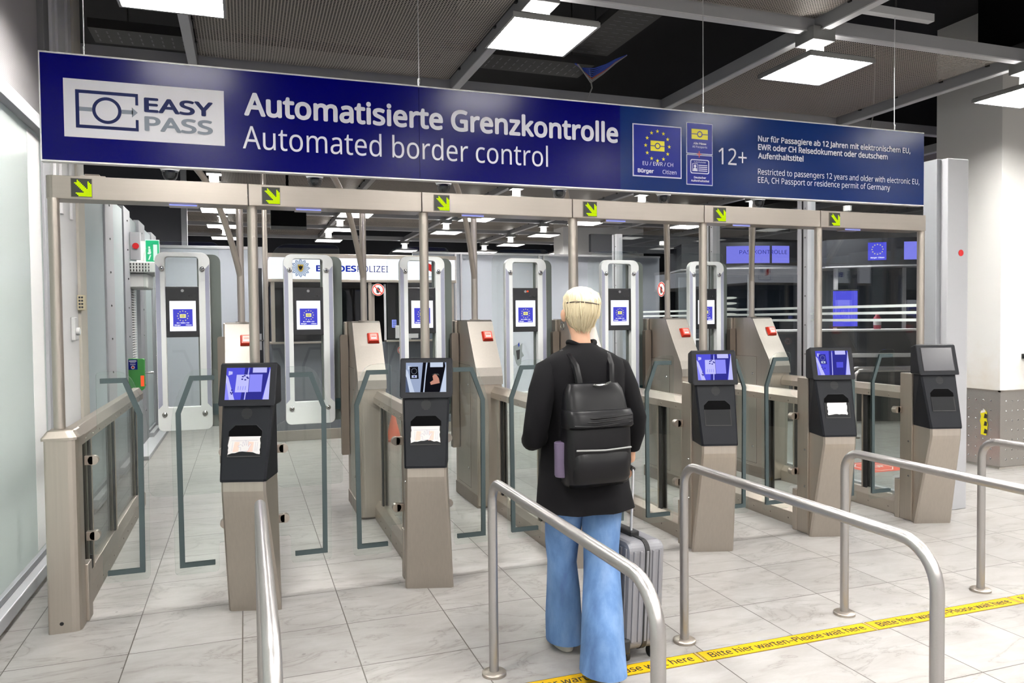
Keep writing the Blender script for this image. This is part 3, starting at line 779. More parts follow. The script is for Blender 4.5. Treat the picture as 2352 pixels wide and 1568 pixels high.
# ================================================================== KIOSKS
def kiosk_screen(par, kind):
    """picture on the tilted screen; local plane x 0..1, y 0..1 mapped by the caller"""
    A = Vector((-.118, -.0700, 1.178)); U = Vector((.236, 0, 0)); Vv = Vector((0, .049, .170)); Nn = U.cross(Vv).normalized()
    if Nn.y > 0: Nn = -Nn
    def pl(b, pts, m, d): b.face([A+U*p[0]+Vv*p[1]+Nn*d for p in pts], m)
    b = MB(); pl(b, [(-.012, -.015), (1.012, -.015), (1.012, 1.015), (-.012, 1.015)], 'black', .001)
    if kind == 'off':
        pl(b, [(0, 0), (1, 0), (1, 1), (0, 1)], 'screen_off', .0018); return b.build('screen', par, 'switched-off grey screen', recalc=False)
    col = dict(bg='scr_b1', dk='scr_b4', md='scr_b2', lt='scr_b3') if kind != 'hand' else dict(bg='scr_c1', dk='scr_c2', md='scr_c5', lt='scr_c3')
    pl(b, [(0, 0), (1, 0), (1, 1), (0, 1)], col['bg'], .0018)
    pl(b, [(0, .0), (.22, 0), (.05, .70), (0, .78)], col['lt'], .0022)
    pl(b, [(.0, .0), (.10, 0), (.02, .5), (0, .55)], col['md'], .0025)
    pl(b, [(.44, 0), (.84, 0), (.98, .86), (.96, 1), (.54, 1), (.5, .6)], col['dk'], .0022)
    pl(b, [(.86, .0), (1, 0), (1, .97), (.985, .92)], col['lt'], .0024)
    pl(b, [(.60, .84), (.92, .84), (.92, 1), (.60, 1)], col['lt'], .0026)
    pl(b, [(.36, 0), (.43, 0), (.50, 1), (.42, 1)], col['dk'], .0024); pl(b, [(.44, .0), (.462, 0), (.515, .9), (.50, 1)], col['lt'], .0027)
    pl(b, [(.05, .76), (.14, .80), (.14, .88), (.05, .9)], col['lt'], .0024)
    if kind == 'passport':
        pl(b, [(.22, .23), (.52, .23), (.53, .78), (.24, .78)], 'scr_b3', .003); pl(b, [(.53, .24), (.82, .24), (.83, .785), (.54, .785)], 'scr_b2', .003)
        for q in range(4): pl(b, [(.28+.055*q, .30), (.295+.055*q, .30), (.30+.055*q, .42), (.285+.055*q, .42)], 'scr_b2', .0035)
        for (x, y) in ((.38, .72), (.42, .75), (.48, .70), (.44, .62), (.37, .64), (.50, .67)): pl(b, [(x-.025, y-.02), (x+.02, y-.025), (x+.025, y+.015), (x-.015, y+.02)], 'scr_b4', .0036)
        for (x, y) in ((.15, .30), (.13, .22), (.17, .22), (.15, .18)): pl(b, [(x-.018, y-.02), (x+.018, y-.02), (x+.012, y+.025), (x-.012, y+.025)], 'scr_b4', .003)
    else:
        pl(b, [(.11, .45), (.32, .45), (.30, .86), (.09, .86)], 'scr_c2' if kind == 'hand' else 'scr_b4', .003)
        for k in range(12):
            a = 2*PI*k/12; x, y = .205+.065*math.cos(a), .71+.095*math.sin(a); pl(b, [(x-.006, y-.008), (x+.006, y-.008), (x+.006, y+.008), (x-.006, y+.008)], 'scr_c3', .0034)
        pl(b, [(.145, .485), (.275, .485), (.275, .57), (.145, .57)], 'scr_c3', .0034); pl(b, [(.145, .523), (.275, .523), (.275, .531), (.145, .531)], 'scr_b4', .0036); pl(b, [(.21+.02*math.cos(a), .527+.03*math.sin(a)) for a in [k*PI/6 for k in range(12)]], 'scr_b4', .0037)
        if kind == 'hand':
            pl(b, [(.62, .24), (.84, .30), (.82, .45), (.76, .58), (.71, .60), (.66, .54), (.68, .40), (.60, .33)], 'scr_c4', .0032); pl(b, [(.62, .56), (.70, .62), (.80, .62), (.84, .54), (.76, .58), (.71, .6)], 'black', .0033)
        else:
            pl(b, [(.56, .60), (.62, .66), (.78, .66), (.86, .57), (.84, .55), (.77, .60), (.62, .60), (.58, .56)], 'scr_b4', .0032); pl(b, [(.60, .30), (.80, .30), (.82, .53), (.61, .53)], 'scr_b1', .0031)
            for (x, y) in ((.15, .32), (.17, .25), (.24, .28)): pl(b, [(x-.02, y-.02), (x+.02, y-.02), (x+.02, y+.02), (x-.02, y+.02)], 'scr_b4', .003)
    return b.build('screen', par, {'passport': 'lit blue screen showing an open passport', 'hand': 'lit screen showing a hand at the slot', 'slot': 'lit blue screen showing an empty slot', }[kind], recalc=False)
def taper(b, pts_l, m):
    """solid from a list of cross sections [(z, y_front, y_back, halfwidth_front, halfwidth_back)]"""
    i = b.mi(m); R_ = []
    for z, yf, yb_, wf, wb in pts_l:
        ch = .012
        R_.append([b.bm.verts.new(p) for p in ((-wf+ch, yf, z), (wf-ch, yf, z), (wf, yf+ch, z), (wb, yb_, z), (-wb, yb_, z), (-wf, yf+ch, z))])
    for A, B in zip(R_, R_[1:]):
        for k in range(6): f = b.bm.faces.new([A[k], A[(k+1) % 6], B[(k+1) % 6], B[k]]); f.material_index = i
    for q in (R_[0], R_[-1]): f = b.bm.faces.new(q); f.material_index = i
    return b
def make_kiosk(i, kind, notice, label):
    t = thing('document_kiosk', label, 'kiosk', (P*i-.008, -.102, 0), 0, 'document reader kiosks')
    k = empty('reader_column'); k.parent = t; k.rotation_euler = (0, 0, -.30)
    # the turned column: steel foot, black body, screen head
    taper(MB(), [(0, 0, .10, .143, .12), (.03, -.008, .10, .143, .12), (.672, -.158, .085, .118, .115), (.70, -.163, .085, .117, .115), (.752, -.163, .08, .117, .115)], 'steel').build('steel_foot', k)
    taper(MB(), [(.752, -.170, .08, .121, .118), (.765, -.170, .08, .122, .118), (1.16, -.055, .06, .137, .122)], 'black_plastic').build('body', k)
    h = MB(); i0 = h.mi('head_plastic'); R_ = []
    prof = [(-.078, 1.146), (-.014, 1.368), (-.004, 1.374), (.052, 1.356), (.056, 1.345), (.056, 1.150)]
    for sgn in (-1, 1):
        for inset, dx in ((0, .146), ):
            pass
    cyy = sum(p[0] for p in prof)/6; czz = sum(p[1] for p in prof)/6
    secs = [(-.152, .93), (-.146, 1), (.146, 1), (.152, .93)]
    for x, sc in secs: R_.append([h.bm.verts.new((x, cyy+(p[0]-cyy)*sc, czz+(p[1]-czz)*sc)) for p in prof])
    for A, B in zip(R_, R_[1:]):
        for q in range(6): f = h.bm.faces.new([A[q], A[(q+1) % 6], B[(q+1) % 6], B[q]]); f.material_index = i0
    for q in (R_[0], R_[-1]): f = h.bm.faces.new(q); f.material_index = i0
    hd = h.build('screen_head', k)
    kiosk_screen(hd, kind)
    # on the sloping front: body front plane between (z .765,y -.170) and (z 1.16,y -.055)
    fy = lambda z: -.170+(z-.765)*(.115/.395)
    Fn = Vector((0, -.395, .115)).normalized()
    def fp(x, z, d=0.0): v = Vector((x, fy(z), z))+Fn*d; return v
    b = MB()
    for q in range(8):
        z = 1.077+q*.0075; hw = math.sqrt(max(0, .029**2-(z-1.103)**2)); b.face([fp(-hw, z, .001), fp(hw, z, .001), fp(hw, z+.004, .001), fp(-hw, z+.004, .001)], 'black')
    b.build('speaker_grille', k)
    b = MB(); sl = [(-.088, .985), (.088, .985), (.088, 1.012), (.055, 1.042), (-.055, 1.042), (-.088, 1.012)]
    b.face([fp(x, z, .0016) for x, z in sl], 'matte_black')
    sl2 = [(x*1.05, 1.01+(z-1.01)*1.12) for x, z in sl]
    for a in range(6):
        c = (a+1) % 6; b.face([fp(*sl[a], .0016), fp(*sl[c], .0016), fp(*sl2[c], .0008), fp(*sl2[a], .0008)], 'black_plastic')
    b.build('reader_slot', k)
    b = MB(); tr = [(-.083, .885), (.083, .885), (.083, .985), (-.083, .985)]; to = [(-.089, .879), (.089, .879), (.089, .985), (-.089, .985)]
    b.face([fp(x, z, .001) for x, z in tr], 'tray_face')
    for a in range(4):
        c = (a+1) % 4; b.face([fp(*tr[a], .001), fp(*tr[c], .001), fp(*to[c], .0035), fp(*to[a], .0035)], 'black')
    b.build('slot_flap', k)
    if notice:
        rr = random.Random(i*5+1); top = .984; bot = .892 if notice != 'small' else .900; hw = .084 if notice != 'small' else .070
        edge = []
        for q in range(9): edge.append((-hw+.003*rr.uniform(-1, 1)-.004*q/8*.5, top-(top-bot)*q/8))
        for q in range(1, 9):
            x = -hw+2*hw*q/9; edge.append((x, bot+(.014*math.sin(PI*q/9)*(1 if notice != 'small' else .3))+.003*rr.uniform(-1, 1)))
        for q in range(9): edge.append((hw+.003*rr.uniform(-1, 1)-.002, bot+(top-bot)*q/8))
        b = MB(); b.face([fp(x, z, .0045) for x, z in edge], 'paper')
        if notice == 'hand':
            for hx in (-.045, .03): b.face([fp(hx-.016+dx, z, .0050) for dx, z in ((0, .905), (.03, .906), (.034, .955), (.008, .957))], 'paper_red')
            hand = [(-.018, .908), (.020, .909), (.026, .925), (.036, .944), (.031, .947), (.020, .932), (.021, .958), (.016, .958), (.012, .936), (.009, .961), (.004, .961), (.002, .936), (-.006, .957), (-.010, .955), (-.007, .932), (-.018, .943), (-.034, .936), (-.034, .931), (-.020, .928)]
            b.face([fp(x, z, .0054) for x, z in hand], 'paper')
            for a in range(len(hand)):
                p, q = Vector(hand[a]), Vector(hand[(a+1) % len(hand)]); nn = Vector((-(q-p).y, (q-p).x)).normalized()*.0006
                b.face([fp(*(p+nn), .0057), fp(*(q+nn), .0057), fp(*(q-nn), .0057), fp(*(p-nn), .0057)], 'paper_line')
            for lx in (-.066, .056, .066): b.face([fp(lx, .91, .0052), fp(lx+.0012, .91, .0052), fp(lx+.004, .955, .0052), fp(lx+.003, .955, .0052)], 'paper_line')
            b.face([fp(-.07, .962, .0052), fp(.07, .964, .0052), fp(.07, .9652, .0052), fp(-.07, .9632, .0052)], 'paper_line')
        else:
            for lx in (-.012, -.002, .009): b.face([fp(lx, .91, .0052), fp(lx+.0012, .91, .0052), fp(lx+.003, .935, .0052), fp(lx+.002, .935, .0052)], 'paper_line')
        b.build('paper_notice', k, 'torn paper notice with a drawn hand' if notice == 'hand' else 'small torn paper scrap', recalc=False)
    # axis-parallel pillar behind, hinge box at its foot
    b = MB().bx(-.108, .112, .10, .215, 0, 1.15, 'steel', .006)
    for sx in (-1, 1):
        for z in (.35, .62): b.lathe([(0, 0), (.009, 0), (.007, sx*.005), (0, sx*.006)], (sx*.112 if sx > 0 else -.108, .13, z), 'chrome', 8, 'x')
    b.build('rear_pillar', t)
    MB().bx(-.112, .116, .215, .262, 0, .31, 'steel', .005).build('hinge_box', t)
    return t
make_kiosk(1, 'passport', 'hand', 'black and steel document kiosk nearest the left pillar, blue passport screen, torn hand notice')
make_kiosk(2, 'hand', 'hand', 'black and steel document kiosk whose screen shows a hand, torn hand notice')
make_kiosk(3, 'slot', None, 'black and steel document kiosk almost hidden behind the walking woman')
make_kiosk(4, 'passport', None, 'black and steel document kiosk with blue passport screen and bare slot, right of the woman')
make_kiosk(5, 'slot', 'small', 'black and steel document kiosk with blue screen and a small blank paper scrap')
make_kiosk(6, 'off', None, 'black and steel document kiosk with switched-off grey screen, rightmost')

# left end pillar
t = thing('end_pillar', 'brushed steel pillar with chamfered cap at the left end of the gates', 'pillar', (.035, 0, 0))
MB().prism([roundpoly([(-.062, -.075), (.092, -.075), (.092, .06), (-.062, .06)], [.012, .045, .01, .01])], 'steel', ('x', 'y'), 0, 1.0).build('shaft', t)
b = MB(); i0 = b.mi('steel'); R_ = []
for z, e in ((1.0, .010), (1.012, .010), (1.045, -.012), (1.05, -.02)): R_.append([b.bm.verts.new((x, y, z)) for x, y in roundpoly([(-.062-e, -.075-e), (.092+e, -.075-e), (.092+e, .07), (-.062-e, .07)], [.012, .045, .01, .01])])
for A, B in zip(R_, R_[1:]):
    for k in range(len(A)): f = b.bm.faces.new([A[k], A[(k+1) % len(A)], B[(k+1) % len(A)], B[k]]); f.material_index = i0
for q in (R_[0], R_[-1]): b.bm.faces.new(q).material_index = i0
b.build('cap', t)
MB().bx(-.04, .105, .06, .16, 0, .31, 'steel', .005).build('hinge_box', t)
MB().lathe([(0, -.002), (.008, -.002), (.010, 0)], (.0, -.075, .05), 'black', 12, 'y').build('lock', t)

# ================================================================== FRONT GLASS FLAPS
def flap(i, side):
    """i: lane 0..5; side -1 hinged at the left, +1 hinged at the right"""
    x = P*i+(.135 if side < 0 else P-.125)
    lab = '%s glass entry flap of the %s' % ('left' if side < 0 else 'right', LANE[i])
    t = thing('glass_flap', lab, 'gate flap', (x, .11, 0), 0, 'glass entry flaps'); m = -side
    T = lambda p: (p[0]*m, p[1])
    out = [(.068, .18), (.30, .18), (.305, 1.10), (.215, 1.335), (.055, 1.335), (.055, 1.02), (0, 1.0), (0, .345), (.068, .345)]
    out = roundpoly(out, [.02, .025, .12, .10, .025, .03, .02, .01, .02], 5)
    MB().prism([[T(p) for p in out]], 'glass_wing', ('x', 'z'), -.006, .006).build('glass_pane', t)
    n_ = len(out); b = MB(); i0 = b.mi('edge_white')
    for k in range(n_):      # polished edge
        p, q = T(out[k]), T(out[(k+1) % n_]); b.face([(p[0], -.006, p[1]), (q[0], -.006, q[1]), (q[0], .006, q[1]), (p[0], .006, p[1])], 'glass_edge')
    b.build('polished_edge', t)
    ln = [(.09, .232), (.262, .232), (.267, 1.09), (.195, 1.285), (.075, 1.285)]; w = .0135; b = MB(); L_, R_ = [], []
    for k, p in enumerate(ln):
        p = Vector(p); a = (Vector(ln[k])-Vector(ln[k-1])).normalized() if k else None; c = (Vector(ln[k+1])-p).normalized() if k < len(ln)-1 else None
        na = Vector((-a.y, a.x)) if a else None; nc = Vector((-c.y, c.x)) if c else None
        nn = (na or nc) if not (na and nc) else (na+nc)/(1+na.dot(nc))
        L_.append(p+nn*w); R_.append(p-nn*w)
    for k in range(len(ln)-1):
        b.face([(T(q)[0], -.0072, q[1]) for q in (L_[k], L_[k+1], R_[k+1], R_[k])], 'stripe_grey')
        b.face([(T(q)[0], .0072, q[1]) for q in (L_[k], L_[k+1], R_[k+1], R_[k])], 'stripe_grey')
    b.build('warning_stripe', t, 'grey stripe on the glass')
    for z in (.45, .86):
        MB().bx((-.008 if side > 0 or i == 0 else -.030)*m, .034*m, -.02, .02, z-.024, z+.024, 'steel_dark', .002).lathe([(0, -.02), (.026, -.02), (.026, .02), (0, .02)], (.034*m, 0, z), 'steel', 20, 'y').build('hinge_clamp', t)
for i in range(6): flap(i, -1); flap(i, 1)

# ================================================================== LANE DIVIDERS
def divider(i):
    y1_ = 2.85 if i == 0 else 1.60
    lab = 'long steel and glass divider along the left wall, behind the end pillar' if i == 0 else 'steel and glass lane divider between the %s kiosk from the left and its sloped cabinet' % ORD[i-1]
    t = thing('lane_divider', lab, 'divider', (P*i+(.05 if i == 0 else .0), .164, 0), 0, 'lane dividers'); L_ = y1_-.166
    hexp = [(-.055, .935), (.055, .935), (.055, .985), (.025, 1.032), (-.025, 1.032), (-.055, .985)]
    def rivets(b, z):
        for k in range(int(L_/.21)):
            for sx in (-1, 1): b.lathe([(0, sx*.003), (.006, sx*.002), (.007, 0)], (sx*.055, .12+k*.21, z), 'steel_dark', 8, 'x')
        return b
    rivets(MB().prism([hexp], 'steel', ('x', 'z'), 0, L_, bev=.003), .955).build('handrail', t)
    low = [(-.055, 0), (.055, 0), (.055, .10), (.022, .145), (-.022, .145), (-.055, .10)]
    rivets(MB().prism([low], 'steel', ('x', 'z'), .0, L_, bev=.003), .05).build('bottom_rail', t)
    MB().bx(-.006, .006, .04, L_, .14, .94, 'glass').build('glass_panel', t)
    ys = [.40, 1.27, 2.42] if i == 0 else [.40, 1.26]
    for y in ys:
        MB().bx(.012, .024, y-.02, y+.02, .14, .94, 'black', .002).bx(-.024, -.012, y-.02, y+.02, .14, .94, 'black', .002).bx(-.03, .03, y+.021, y+.034, .14, .94, 'steel', .003).build('mullion', t)
for i in range(7): divider(i)

# ================================================================== SLOPED CABINETS WITH RED BUTTON, MASTS, CAMERAS
def cabinet(i):
    lab = 'sloped steel cabinet with red button at the right of the %s' % LANE[i-1]
    t = thing('gate_cabinet', lab, 'cabinet', (P*i, 1.60, 0), 0, 'sloped gate cabinets')
    pr = [(.70, .02), (.70, 1.588), (.31, 1.588), (.285, 1.575), (.17, 1.385), (.035, 1.185), (.008, 1.12), (.0, 1.05), (0, .02)]
    b2 = MB(); T = Matrix.Identity(4)
    b2.prism([pr], 'steel', ('y', 'z'), -.172, .045)
    b = b2.bm; ed = [e for e in b.edges if abs(e.verts[0].co.y) < .01 and abs(e.verts[1].co.y) < .01 and abs(e.verts[0].co.z-e.verts[1].co.z) > .3]
    bmesh.ops.bevel(b, geom=ed, offset=.05, segments=5, affect='EDGES', profile=.5)
    b2.build('body', t)
    sh = []; off = .006
    top = [(.70, 1.590), (.31, 1.590), (.280, 1.576), (.165, 1.388), (.030, 1.188), (.002, 1.12), (-.006, 1.05)]
    th = [(.70, 1.594), (.308, 1.594), (.274, 1.580), (.160, 1.392), (.025, 1.191), (-.004, 1.12), (-.012, 1.05)]
    MB().prism([top+th[::-1]], 'steel_smudged', ('y', 'z'), -.178, .051).build('front_sheet', t)
    MB().bx(-.176, .049, .03, .72, 0, .11, 'steel_dark', .004).build('plinth', t)
    MB().bx(-.1745, -.170, .22, .62, .14, 1.20, 'steel_panel', .001).bx(-.1738, -.17, .215, .625, .135, 1.205, 'steel_dark').lathe([(0, -.004), (.01, -.003), (.012, 0)], (-.174, .28, 1.03), 'chrome', 10, 'x').lathe([(0, -.004), (.01, -.003), (.012, 0)], (-.174, .28, .30), 'chrome', 10, 'x').build('access_panel', t)
    for sx, q in ((-1, 'steel_panel'), ): pass
    # red button box on the slope
    sl = Vector((0, .28-.165, 1.576-1.388)).normalized(); nn = Vector((0, -sl.z, sl.y)); o = Vector((-.02, .200, 1.447))
    if nn.y > 0: nn = -nn
    def bp(x, s_, d): return o+Vector((x, 0, 0))+sl*s_+nn*d
    def slab(b, hx, hs, d0, d1, m, tp=1.0):
        A = [bp(x, s_, d0) for x, s_ in ((-hx, -hs), (hx, -hs), (hx, hs), (-hx, hs))]; B = [bp(x*tp, s_*tp, d1) for x, s_ in ((-hx, -hs), (hx, -hs), (hx, hs), (-hx, hs))]
        b.face(A, m); b.face(B, m)
        for k in range(4): b.face([A[k], A[(k+1) % 4], B[(k+1) % 4], B[k]], m)
    b = MB(); slab(b, .046, .046, 0, .012, 'red'); slab(b, .046, .046, .012, .036, 'red', .78); e = b.build('emergency_button', t, 'red framed emergency button')
    b = MB(); slab(b, .026, .026, .036, .0385, 'pink_cover'); b.build('clear_cover', e)
    b = MB(); slab(b, .019, .003, .0385, .0390, 'red'); o = o+sl*.012; slab(b, .019, .002, .0385, .0390, 'red'); o = o-sl*.026; slab(b, .019, .004, .0385, .039, 'white_plastic'); b.build('printed_mark', e)
    # hinge cover of the exit door, its shaded side painted in darker steel
    MB().prism([rrect(-.245, -.180, .44, 1.478, [.005, .005, .005, .018])], 'steel_dark', ('x', 'z'), .55, .61).build('hinge_cover', t, 'steel hinge cover, shade painted as darker steel')
    MB().bx(-.20, -.174, .60, .69, 1.36, 1.588, 'steel', .004).build('rear_bracket', t)
    return t
def mast(i):
    lab = 'steel camera mast with side branch on the cabinet of the %s' % LANE[i-1]
    t = thing('camera_mast', lab, 'mast', (P*i-.055, 2.05, 1.5945), 0, 'camera masts')
    MB().lathe([(.0, 0), (.045, 0), (.045, .006), (0, .006)], (0, 0, 0), 'steel', 20).build('base_flange', t)
    MB().tube([(0, 0, .004), (0, 0, .95)], .0275, 'steel_pole', 20).build('pole', t)
    a = []
    P0, P1, P2, P3 = Vector((0, 0, .36)), Vector((-.10, -.15, .86)), Vector((-.24, -.36, 1.23)), Vector((-.45, -.70, 1.203))
    for k in range(19):
        u = k/18; a.append(P0*(1-u)**3+P1*3*u*(1-u)**2+P2*3*u*u*(1-u)+P3*u**3)
    MB().tube(a, .0235, 'steel_pole', 16).build('arm', t)
    tc = thing('dome_camera', 'white dome camera on the mast branch above the %s' % LANE[i-1], 'camera', (P*i-.505, 1.35, 2.625), 0, 'dome cameras')
    MB().lathe([(0, .145), (.05, .145), (.075, .13), (.082, .10), (.080, .07), (.062, .045), (.058, .035), (0, .035)], (0, 0, 0), 'white_plastic', 28).build('housing', tc)
    MB().lathe([(.054, .04), (.054, .03), (.050, .005), (.040, -.018), (.022, -.034), (.004, -.038)], (0, 0, 0), 'dome_glass', 28).build('dome', tc, 'clear dome')
    MB().lathe([(.0, .035), (.034, .035), (.034, .01), (.022, -.012), (0, -.016)], (0, 0, 0), 'dark_grey', 20).lathe([(0, -.022), (.010, -.02), (.012, .0)], (-.008, -.018, .0), 'black', 12).build('lens', tc)
for i in range(1, 7): cabinet(i); mast(i)

# ================================================================== TALL EXIT DOORS AND FACE SCANNERS
def exit_door(i):
    t = thing('exit_door', 'tall glass exit door behind the face scanner of the %s' % LANE[i-1], 'glass door', (P*i-.225, 2.30, 0), 0, 'glass exit doors')
    out = rrect(-.57, .0, .17, 2.26, [.08, .03, .05, .14], 6)
    MB().prism([out], 'glass_wing', ('x', 'z'), -.006, .006).build('glass_pane', t)
    b = MB(); n_ = len(out)
    for k in range(n_):
        p, q = out[k], out[(k+1) % n_]; b.face([(p[0], -.006, p[1]), (q[0], -.006, q[1]), (q[0], .006, q[1]), (p[0], .006, p[1])], 'glass_edge')
    b.build('polished_edge', t)
def scanner(i):
    t = thing('face_scanner', 'tall white framed face scanner with lit screen in the %s' % LANE[i-1], 'face scanner', (P*i-.497, 2.22, 0), 0, 'face scanners')
    out = rrect(-.205, .205, .72, 2.165, [.045, .045, .07, .07], 6); win = rrect(-.131, .118, .912, 2.128, [.01, .01, .025, .025], 4)
    MB().prism([out, win[::-1]], 'scanner_white', ('x', 'z'), -.03, .03, bev=.004).build('frame', t)
    MB().prism([rrect(.105, .285, .735, 2.155, [.03, .02, .06, .02], 5)], 'scanner_grey', ('x', 'z'), .033, .060).build('backing', t, 'grey backing panel')
    for sx in (-1, 1):
        a, c = (-.198, -.168) if sx < 0 else (.168, .198); st = MB()
        q = [(a, .93), (c, .90), (c, 2.02), (a, 2.06)] if sx > 0 else [(a, .90), (c, .93), (c, 2.06), (a, 2.02)]
        q = [(.168, .935), (.200, .90), (.200, 2.07), (.168, 2.03)]; q = [(x*sx, z) for x, z in q]
        st.prism([q], 'strip_lilac', ('x', 'z'), -.0325, -.029).build('light_strip', t, 'lilac light strip')
    for x, z in ((-.155, 2.03), (.147, 2.03), (-.155, .855), (.147, .855)):
        MB().lathe([(0, -.012), (.012, -.012), (.020, -.006), (.021, 0)], (x, -.030, z), 'chrome', 16, 'y').lathe([(0, -.0125), (.006, -.0125), (.006, -.011)], (x, -.030, z), 'dark_grey', 6, 'y').build('bolt', t)
    MB().bx(.197, .288, .016, .030, .83, .925, 'hinge_teal', .002).build('hinge_plate', t, 'dark teal hinge plate')
    md = MB().bx(-.131, .119, -.025, .03, 1.478, 1.888, 'black_gloss', .004).build('screen_module', t)
    b = MB().lathe([(0, -.003), (.012, -.003), (.014, 0)], (-.005, -.0255, 1.855), 'chrome', 16, 'y')
    for x in (.045, .068, .09): b.lathe([(0, -.002), (.005, -.002), (.005, 0)], (x, -.0255, 1.812), 'dark_grey', 10, 'y')
    if i == 4: b.lathe([(0, -.003), (.009, -.003), (.009, 0)], (.018, -.0255, 1.857), 'red_glow', 12, 'y')
    b.build('camera_lens', md)
    b = MB(); y = -.0262; decal(b, rect(-.103, .093, 1.528, 1.772), 'screen_white', y)
    framed = i in (5, 6)
    if framed: b.prism([rrect(-.088, .078, 1.556, 1.716, .010), rrect(-.086, .076, 1.558, 1.714, .009)[::-1]], 'scr_b2', ('x', 'z'), y-.0006, y-.0003)
    x0, x1, z0, z1 = -.078, .068, 1.566, 1.706
    decal(b, rect(x0, x1, z0, z1), 'screen_blue', y-.0006); cx, cz = (x0+x1)/2, 1.650
    for k in range(12): a = PI*k/6; decal(b, star(cx+.040*math.cos(a), cz+.040*math.sin(a), .0062), 'screen_yellow', y-.0012)
    decal(b, rect(cx-.023, cx+.023, cz-.015, cz+.015), 'screen_yellow', y-.0012); decal(b, rect(cx-.023, cx+.023, cz-.0012, cz+.0012), 'text_olive', y-.0016)
    b.prism([circ(cx, cz, .0095, 20), circ(cx, cz, .0070, 20)[::-1]], 'text_olive', ('x', 'z'), y-.0019, y-.0017)
    O = (0, y-.0014, 0); U = (1, 0, 0); V = (0, 0, 1)
    text(b, 'EU / EWR / CH', 'screen_white', O, U, V, cx-.046, cx+.046, 1.590, .0085, .02); text(b, 'Bürger', 'screen_white', O, U, V, x0+.010, x0+.056, 1.573, .008, .03); text(b, 'Citizen', 'screen_white', O, U, V, x1-.052, x1-.008, 1.573, .008, .02)
    b.build('screen', md, 'lit white screen with a blue emblem', recalc=False)
for i in range(1, 7): exit_door(i); scanner(i)
# grey sticker rest on the fourth door
t = thing('peeled_sticker', 'torn grey and blue sticker stuck on the glass below the fourth face scanner screen', 'sticker', (P*4-.55, 2.285, 1.27))
b = MB(); pts = [(-.05, .07), (.0, .09), (.012, .11), (.02, .075), (.045, .10), (.04, .02), (.06, -.02), (.035, -.04), (.03, -.10), (.0, -.12), (-.02, -.09), (-.035, -.02), (-.05, .0)]
b.prism([pts], 'sticker_grey', ('x', 'z'), -.004, -.001); decal(b, [(.0, .09), (.012, .11), (.018, .08), (.005, .06)], 'cable_blue', -.0045); decal(b, [(-.02, .03), (.02, .04), (.015, -.05), (-.01, -.06)], 'dark_grey', -.0045); b.build('sticker', t)

# ================================================================== QUEUE HANDRAILS IN FRONT
def barrier(i, label, y_near=-2.74, long_=0.0):
    t = thing('queue_handrail', label, 'handrail', (P*i+.012, -1.29, 0), 0, 'steel queue handrails'); r = .0212; z = .878; L_ = -1.29-y_near
    rr = .10; path = [(0, 0, .012), (0, 0, z-rr)]
    for k in range(1, 9):
        a = PI/2*k/8; path.append((0, -rr+rr*math.cos(a), z-rr+rr*math.sin(a)))
    R2 = .14
    for k in range(0, 9):
        a = PI/2*k/8; path.append((0, -L_+R2-R2*math.sin(a), z-R2+R2*math.cos(a)))
    path.append((0, -L_, .012)); MB().tube(path, r, 'steel_tube', 24).build('rail_tube', t)
    for y in (0, -L_):
        MB().lathe([(0, 0), (.055, 0), (.055, .012), (.050, .016), (.024, .018), (.0, .018)], (0, y, 0), 'steel', 32).build('floor_flange', t)
barrier(1, 'steel queue handrail seen end on at the bottom left, before the leftmost kiosk', -2.80)
barrier(2, 'steel queue handrail at the lower middle, beside the walking woman')
barrier(3, 'steel queue handrail right of the suitcase, near leg at lower right')
barrier(4, 'steel queue handrail running out of the picture in front of the fifth kiosk')
barrier(5, 'steel queue handrail at the right edge, only its far bend and leg showing')

# ================================================================== FLOOR TAPE
TY0, TY1 = -1.515, -1.417
def tape(x0, x1, label):
    t = thing('floor_tape', label, 'floor tape', ((x0+x1)/2, (TY0+TY1)/2, .0), 0, 'yellow waiting line tapes'); a = (x1-x0)/2-.004; c = (TY1-TY0)/2
    MB().bx(-a, a, -c, c, .0002, .0016, 'tape_yellow').build('strip', t)
    b = MB(); z = .0019
    for q in ((-a, a, -c, -c+.003), (-a, a, c-.003, c), (-a+.004, -a+.008, -c, c), (a-.008, a-.004, -c, c)): b.face([(q[0], q[2], z), (q[1], q[2], z), (q[1], q[3], z), (q[0], q[3], z)], 'tape_black')
    text(b, 'Bitte hier warten–Please wait here', 'tape_black', (0, 0, z), (1, 0, 0), (0, 1, 0), -a+.045, a-.04, -.024, .050, .008)
    b.build('lettering', t, recalc=False)
tape(1.93, 2.95, 'yellow waiting tape on the floor under the walking woman and her handrail')
tape(2.95, 3.965, 'yellow waiting tape on the floor between the suitcase and the lower right handrail')
tape(3.965, 4.985, 'yellow waiting tape on the floor right of the lower right handrail leg')
tape(4.985, 6.0, 'yellow waiting tape on the floor at the right edge of the picture')

